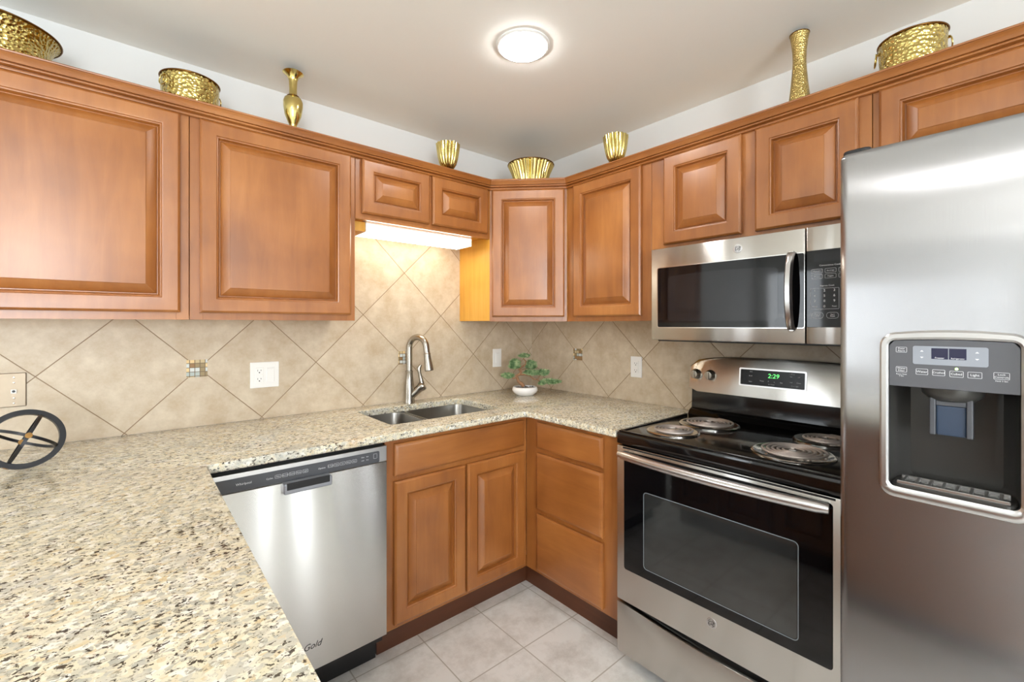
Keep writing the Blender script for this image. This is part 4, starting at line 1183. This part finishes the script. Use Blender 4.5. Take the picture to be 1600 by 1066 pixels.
# ---------------------------------------------------------------- iron orb at the left
R0 = .086; oc = Vector((-2.373, -.345, ZC + R0 + .002))
t = thing('orb_sculpture', (oc.x, oc.y, ZC), 'black iron orb ornament of crossed rings on the worktop at far left', 'ornament')
view = (Vector(EYE) - oc).normalized()
n0 = (view + Vector((.10, .02, .12))).normalized()
rt = Vector((0, 0, 1)).cross(n0).normalized(); upv = n0.cross(rt)
a = math.radians(62); pin = rt * math.cos(a) + upv * math.sin(a); oth = n0.cross(pin).normalized()
def band(c, u, v, w, r, tr, tw):
    """flat band ring in the plane u,v; w = axis; tr radial thickness, tw axial width"""
    b = BM(); n = 64; L = []
    for k in range(n):
        e = u * math.cos(2 * PI * k / n) + v * math.sin(2 * PI * k / n)
        L.append([b.verts.new(c + e * (r + dr) + w * dw) for dr, dw in ((-tr, -tw), (0, -tw), (0, tw), (-tr, tw))])
    for k in range(n):
        A, B = L[k], L[(k + 1) % n]
        for i in range(4): b.faces.new([A[i], A[(i + 1) % 4], B[(i + 1) % 4], B[i]])
    return b
obj('ring', band(oc, pin, oth, n0, R0, .0145, .009), M_IRON, t, 35)
obj('ring', band(oc, pin, n0, oth, R0 - .012, .005, .004), M_IRON, t, 35)
obj('ring', band(oc, oth, n0, pin, R0 - .012, .005, .004), M_IRON, t, 35)
b = BM(); tube(b, [oc + pin * k for k in (R0 - .016, R0 + .001)], .006, 10)
obj('pin', b, M_RUB, t, 40)
b = BM(); tube(b, [oc - pin * k for k in (R0 - .016, R0 + .001)], .006, 10)
obj('pin', b, M_RUB, t, 40)
for sgn in (1, -1):
    b = BM(); cc = oc + n0 * sgn * (R0 - .014)
    tube(b, [cc - n0 * .005, cc + n0 * .005], .008, 10)
    obj('rivet', b, M_RUB, t, 40)

# ---------------------------------------------------------------- bonsai
bc = Vector((-.315, -.275, ZC)); z = ZC
t = thing('potted_bonsai', tuple(bc), 'small bonsai tree in a round white pot on the corner of the worktop', 'potted plant')
obj('pot', mlathe([(.0, z), (.050, z), (.055, z + .003), (.070, z + .016), (.078, z + .030), (.076, z + .042), (.070, z + .050), (.066, z + .050), (.070, z + .041), (.066, z + .034), (0, z + .034)], bc * 1 - Vector((0, 0, z)), 48), M_CERAM, t, 60)
b = BM(); rnd = random.Random(3)
for k in range(130):
    a = rnd.uniform(0, 2 * PI); q = .064 * math.sqrt(rnd.random())
    bmesh.ops.create_icosphere(b, subdivisions=1, radius=rnd.uniform(.004, .007), matrix=Matrix.Translation((bc.x + q * math.cos(a), bc.y + q * math.sin(a), z + .040 + rnd.uniform(-.002, .004))) @ Matrix.Diagonal((1.2, 1, .7, 1)))
pe_ = obj('pebbles', b, M_PEB, t, 40); pe_['kind'] = 'stuff'
RT = Vector((.7595, -.6505, 0)); FW = Vector((.6505, .7595, 0)); UP = Vector((0, 0, 1))
S = 1 / 2760.
PW, PH = 1.12, 1.35          # fullness of the foliage pads
def bp(px, py, f=0.): return Vector((bc.x, bc.y, z)) + RT * ((px - 640) * S) + UP * ((862 - py) * S) + FW * f
trunk = [bp(620, 725), bp(575, 670, .005), bp(530, 640, .008), bp(512, 585, .005), bp(500, 545), bp(545, 520, -.004), bp(575, 480, -.004), bp(545, 440), bp(560, 410), bp(615, 380, .004), bp(650, 350), bp(655, 300, -.003), bp(620, 265), bp(612, 225)]
b = BM(); tube(b, trunk, [.012, .0105, .0098, .0095, .009, .0085, .0078, .007, .006, .0052, .0045, .004, .0035, .0025], 10)
tk = obj('trunk', b, M_BARK, t, 70)
def branch(pts, r0):
    b = BM(); n = len(pts); tube(b, pts, [r0 * (1 - .6 * i / (n - 1)) for i in range(n)], 8); obj('branch', b, M_BARK, tk, 70)
branch([bp(505, 560), bp(460, 590, -.005), bp(400, 570, -.012), bp(340, 545, -.014)], .005)
branch([bp(555, 525), bp(640, 525, .01), bp(720, 545, .014), bp(780, 600, .01), bp(850, 610, .006), bp(920, 660, 0), bp(1020, 660, -.004)], .006)
branch([bp(850, 610, .006), bp(885, 550, .01), bp(930, 520, .012)], .0035)
branch([bp(560, 420), bp(520, 370, -.01), bp(480, 350, -.014)], .0035)
branch([bp(655, 330), bp(700, 295, .008), bp(760, 285, .01)], .003)
branch([bp(575, 450, 0), bp(640, 430, .01), bp(720, 420, .015)], .0035)
def pad(px, py, w, h, f, n, dk=.024):
    b = BM(); c0 = bp(px, py, f); rw, rh = w / 2 * S * PW, h / 2 * S * PH
    for k in range(int(n * 1.15)):
        while True:
            q = Vector((rnd.uniform(-1, 1), rnd.uniform(-1, 1), rnd.uniform(-1, 1)))
            if q.length < 1: break
        p0 = c0 + RT * q.x * rw + FW * q.y * max(dk, rw * .6) + UP * q.z * rh
        for m_ in range(5):
            d = Vector((rnd.gauss(0, 1), rnd.gauss(0, 1), abs(rnd.gauss(.5, .8)))).normalized()
            sd = d.cross(Vector((rnd.random(), rnd.random(), rnd.random()))).normalized()
            ln = rnd.uniform(.008, .015); wd = .0019
            v = [b.verts.new(p0 - sd * wd), b.verts.new(p0 + sd * wd), b.verts.new(p0 + d * ln + sd * wd * .5), b.verts.new(p0 + d * ln - sd * wd * .5)]
            b.faces.new(v)
    me = obj('foliage_pad', b, M_LEAF, t)
pad(625, 212, 170, 44, 0, 170); pad(470, 320, 150, 70, -.012, 160); pad(465, 385, 170, 70, -.014, 190); pad(745, 345, 150, 80, .01, 190); pad(740, 395, 180, 60, .012, 190)
pad(350, 545, 190, 66, -.014, 190); pad(760, 500, 260, 70, .014, 230); pad(945, 500, 190, 80, .012, 220); pad(1060, 645, 330, 60, 0, 260); pad(920, 680, 90, 30, -.004, 80)
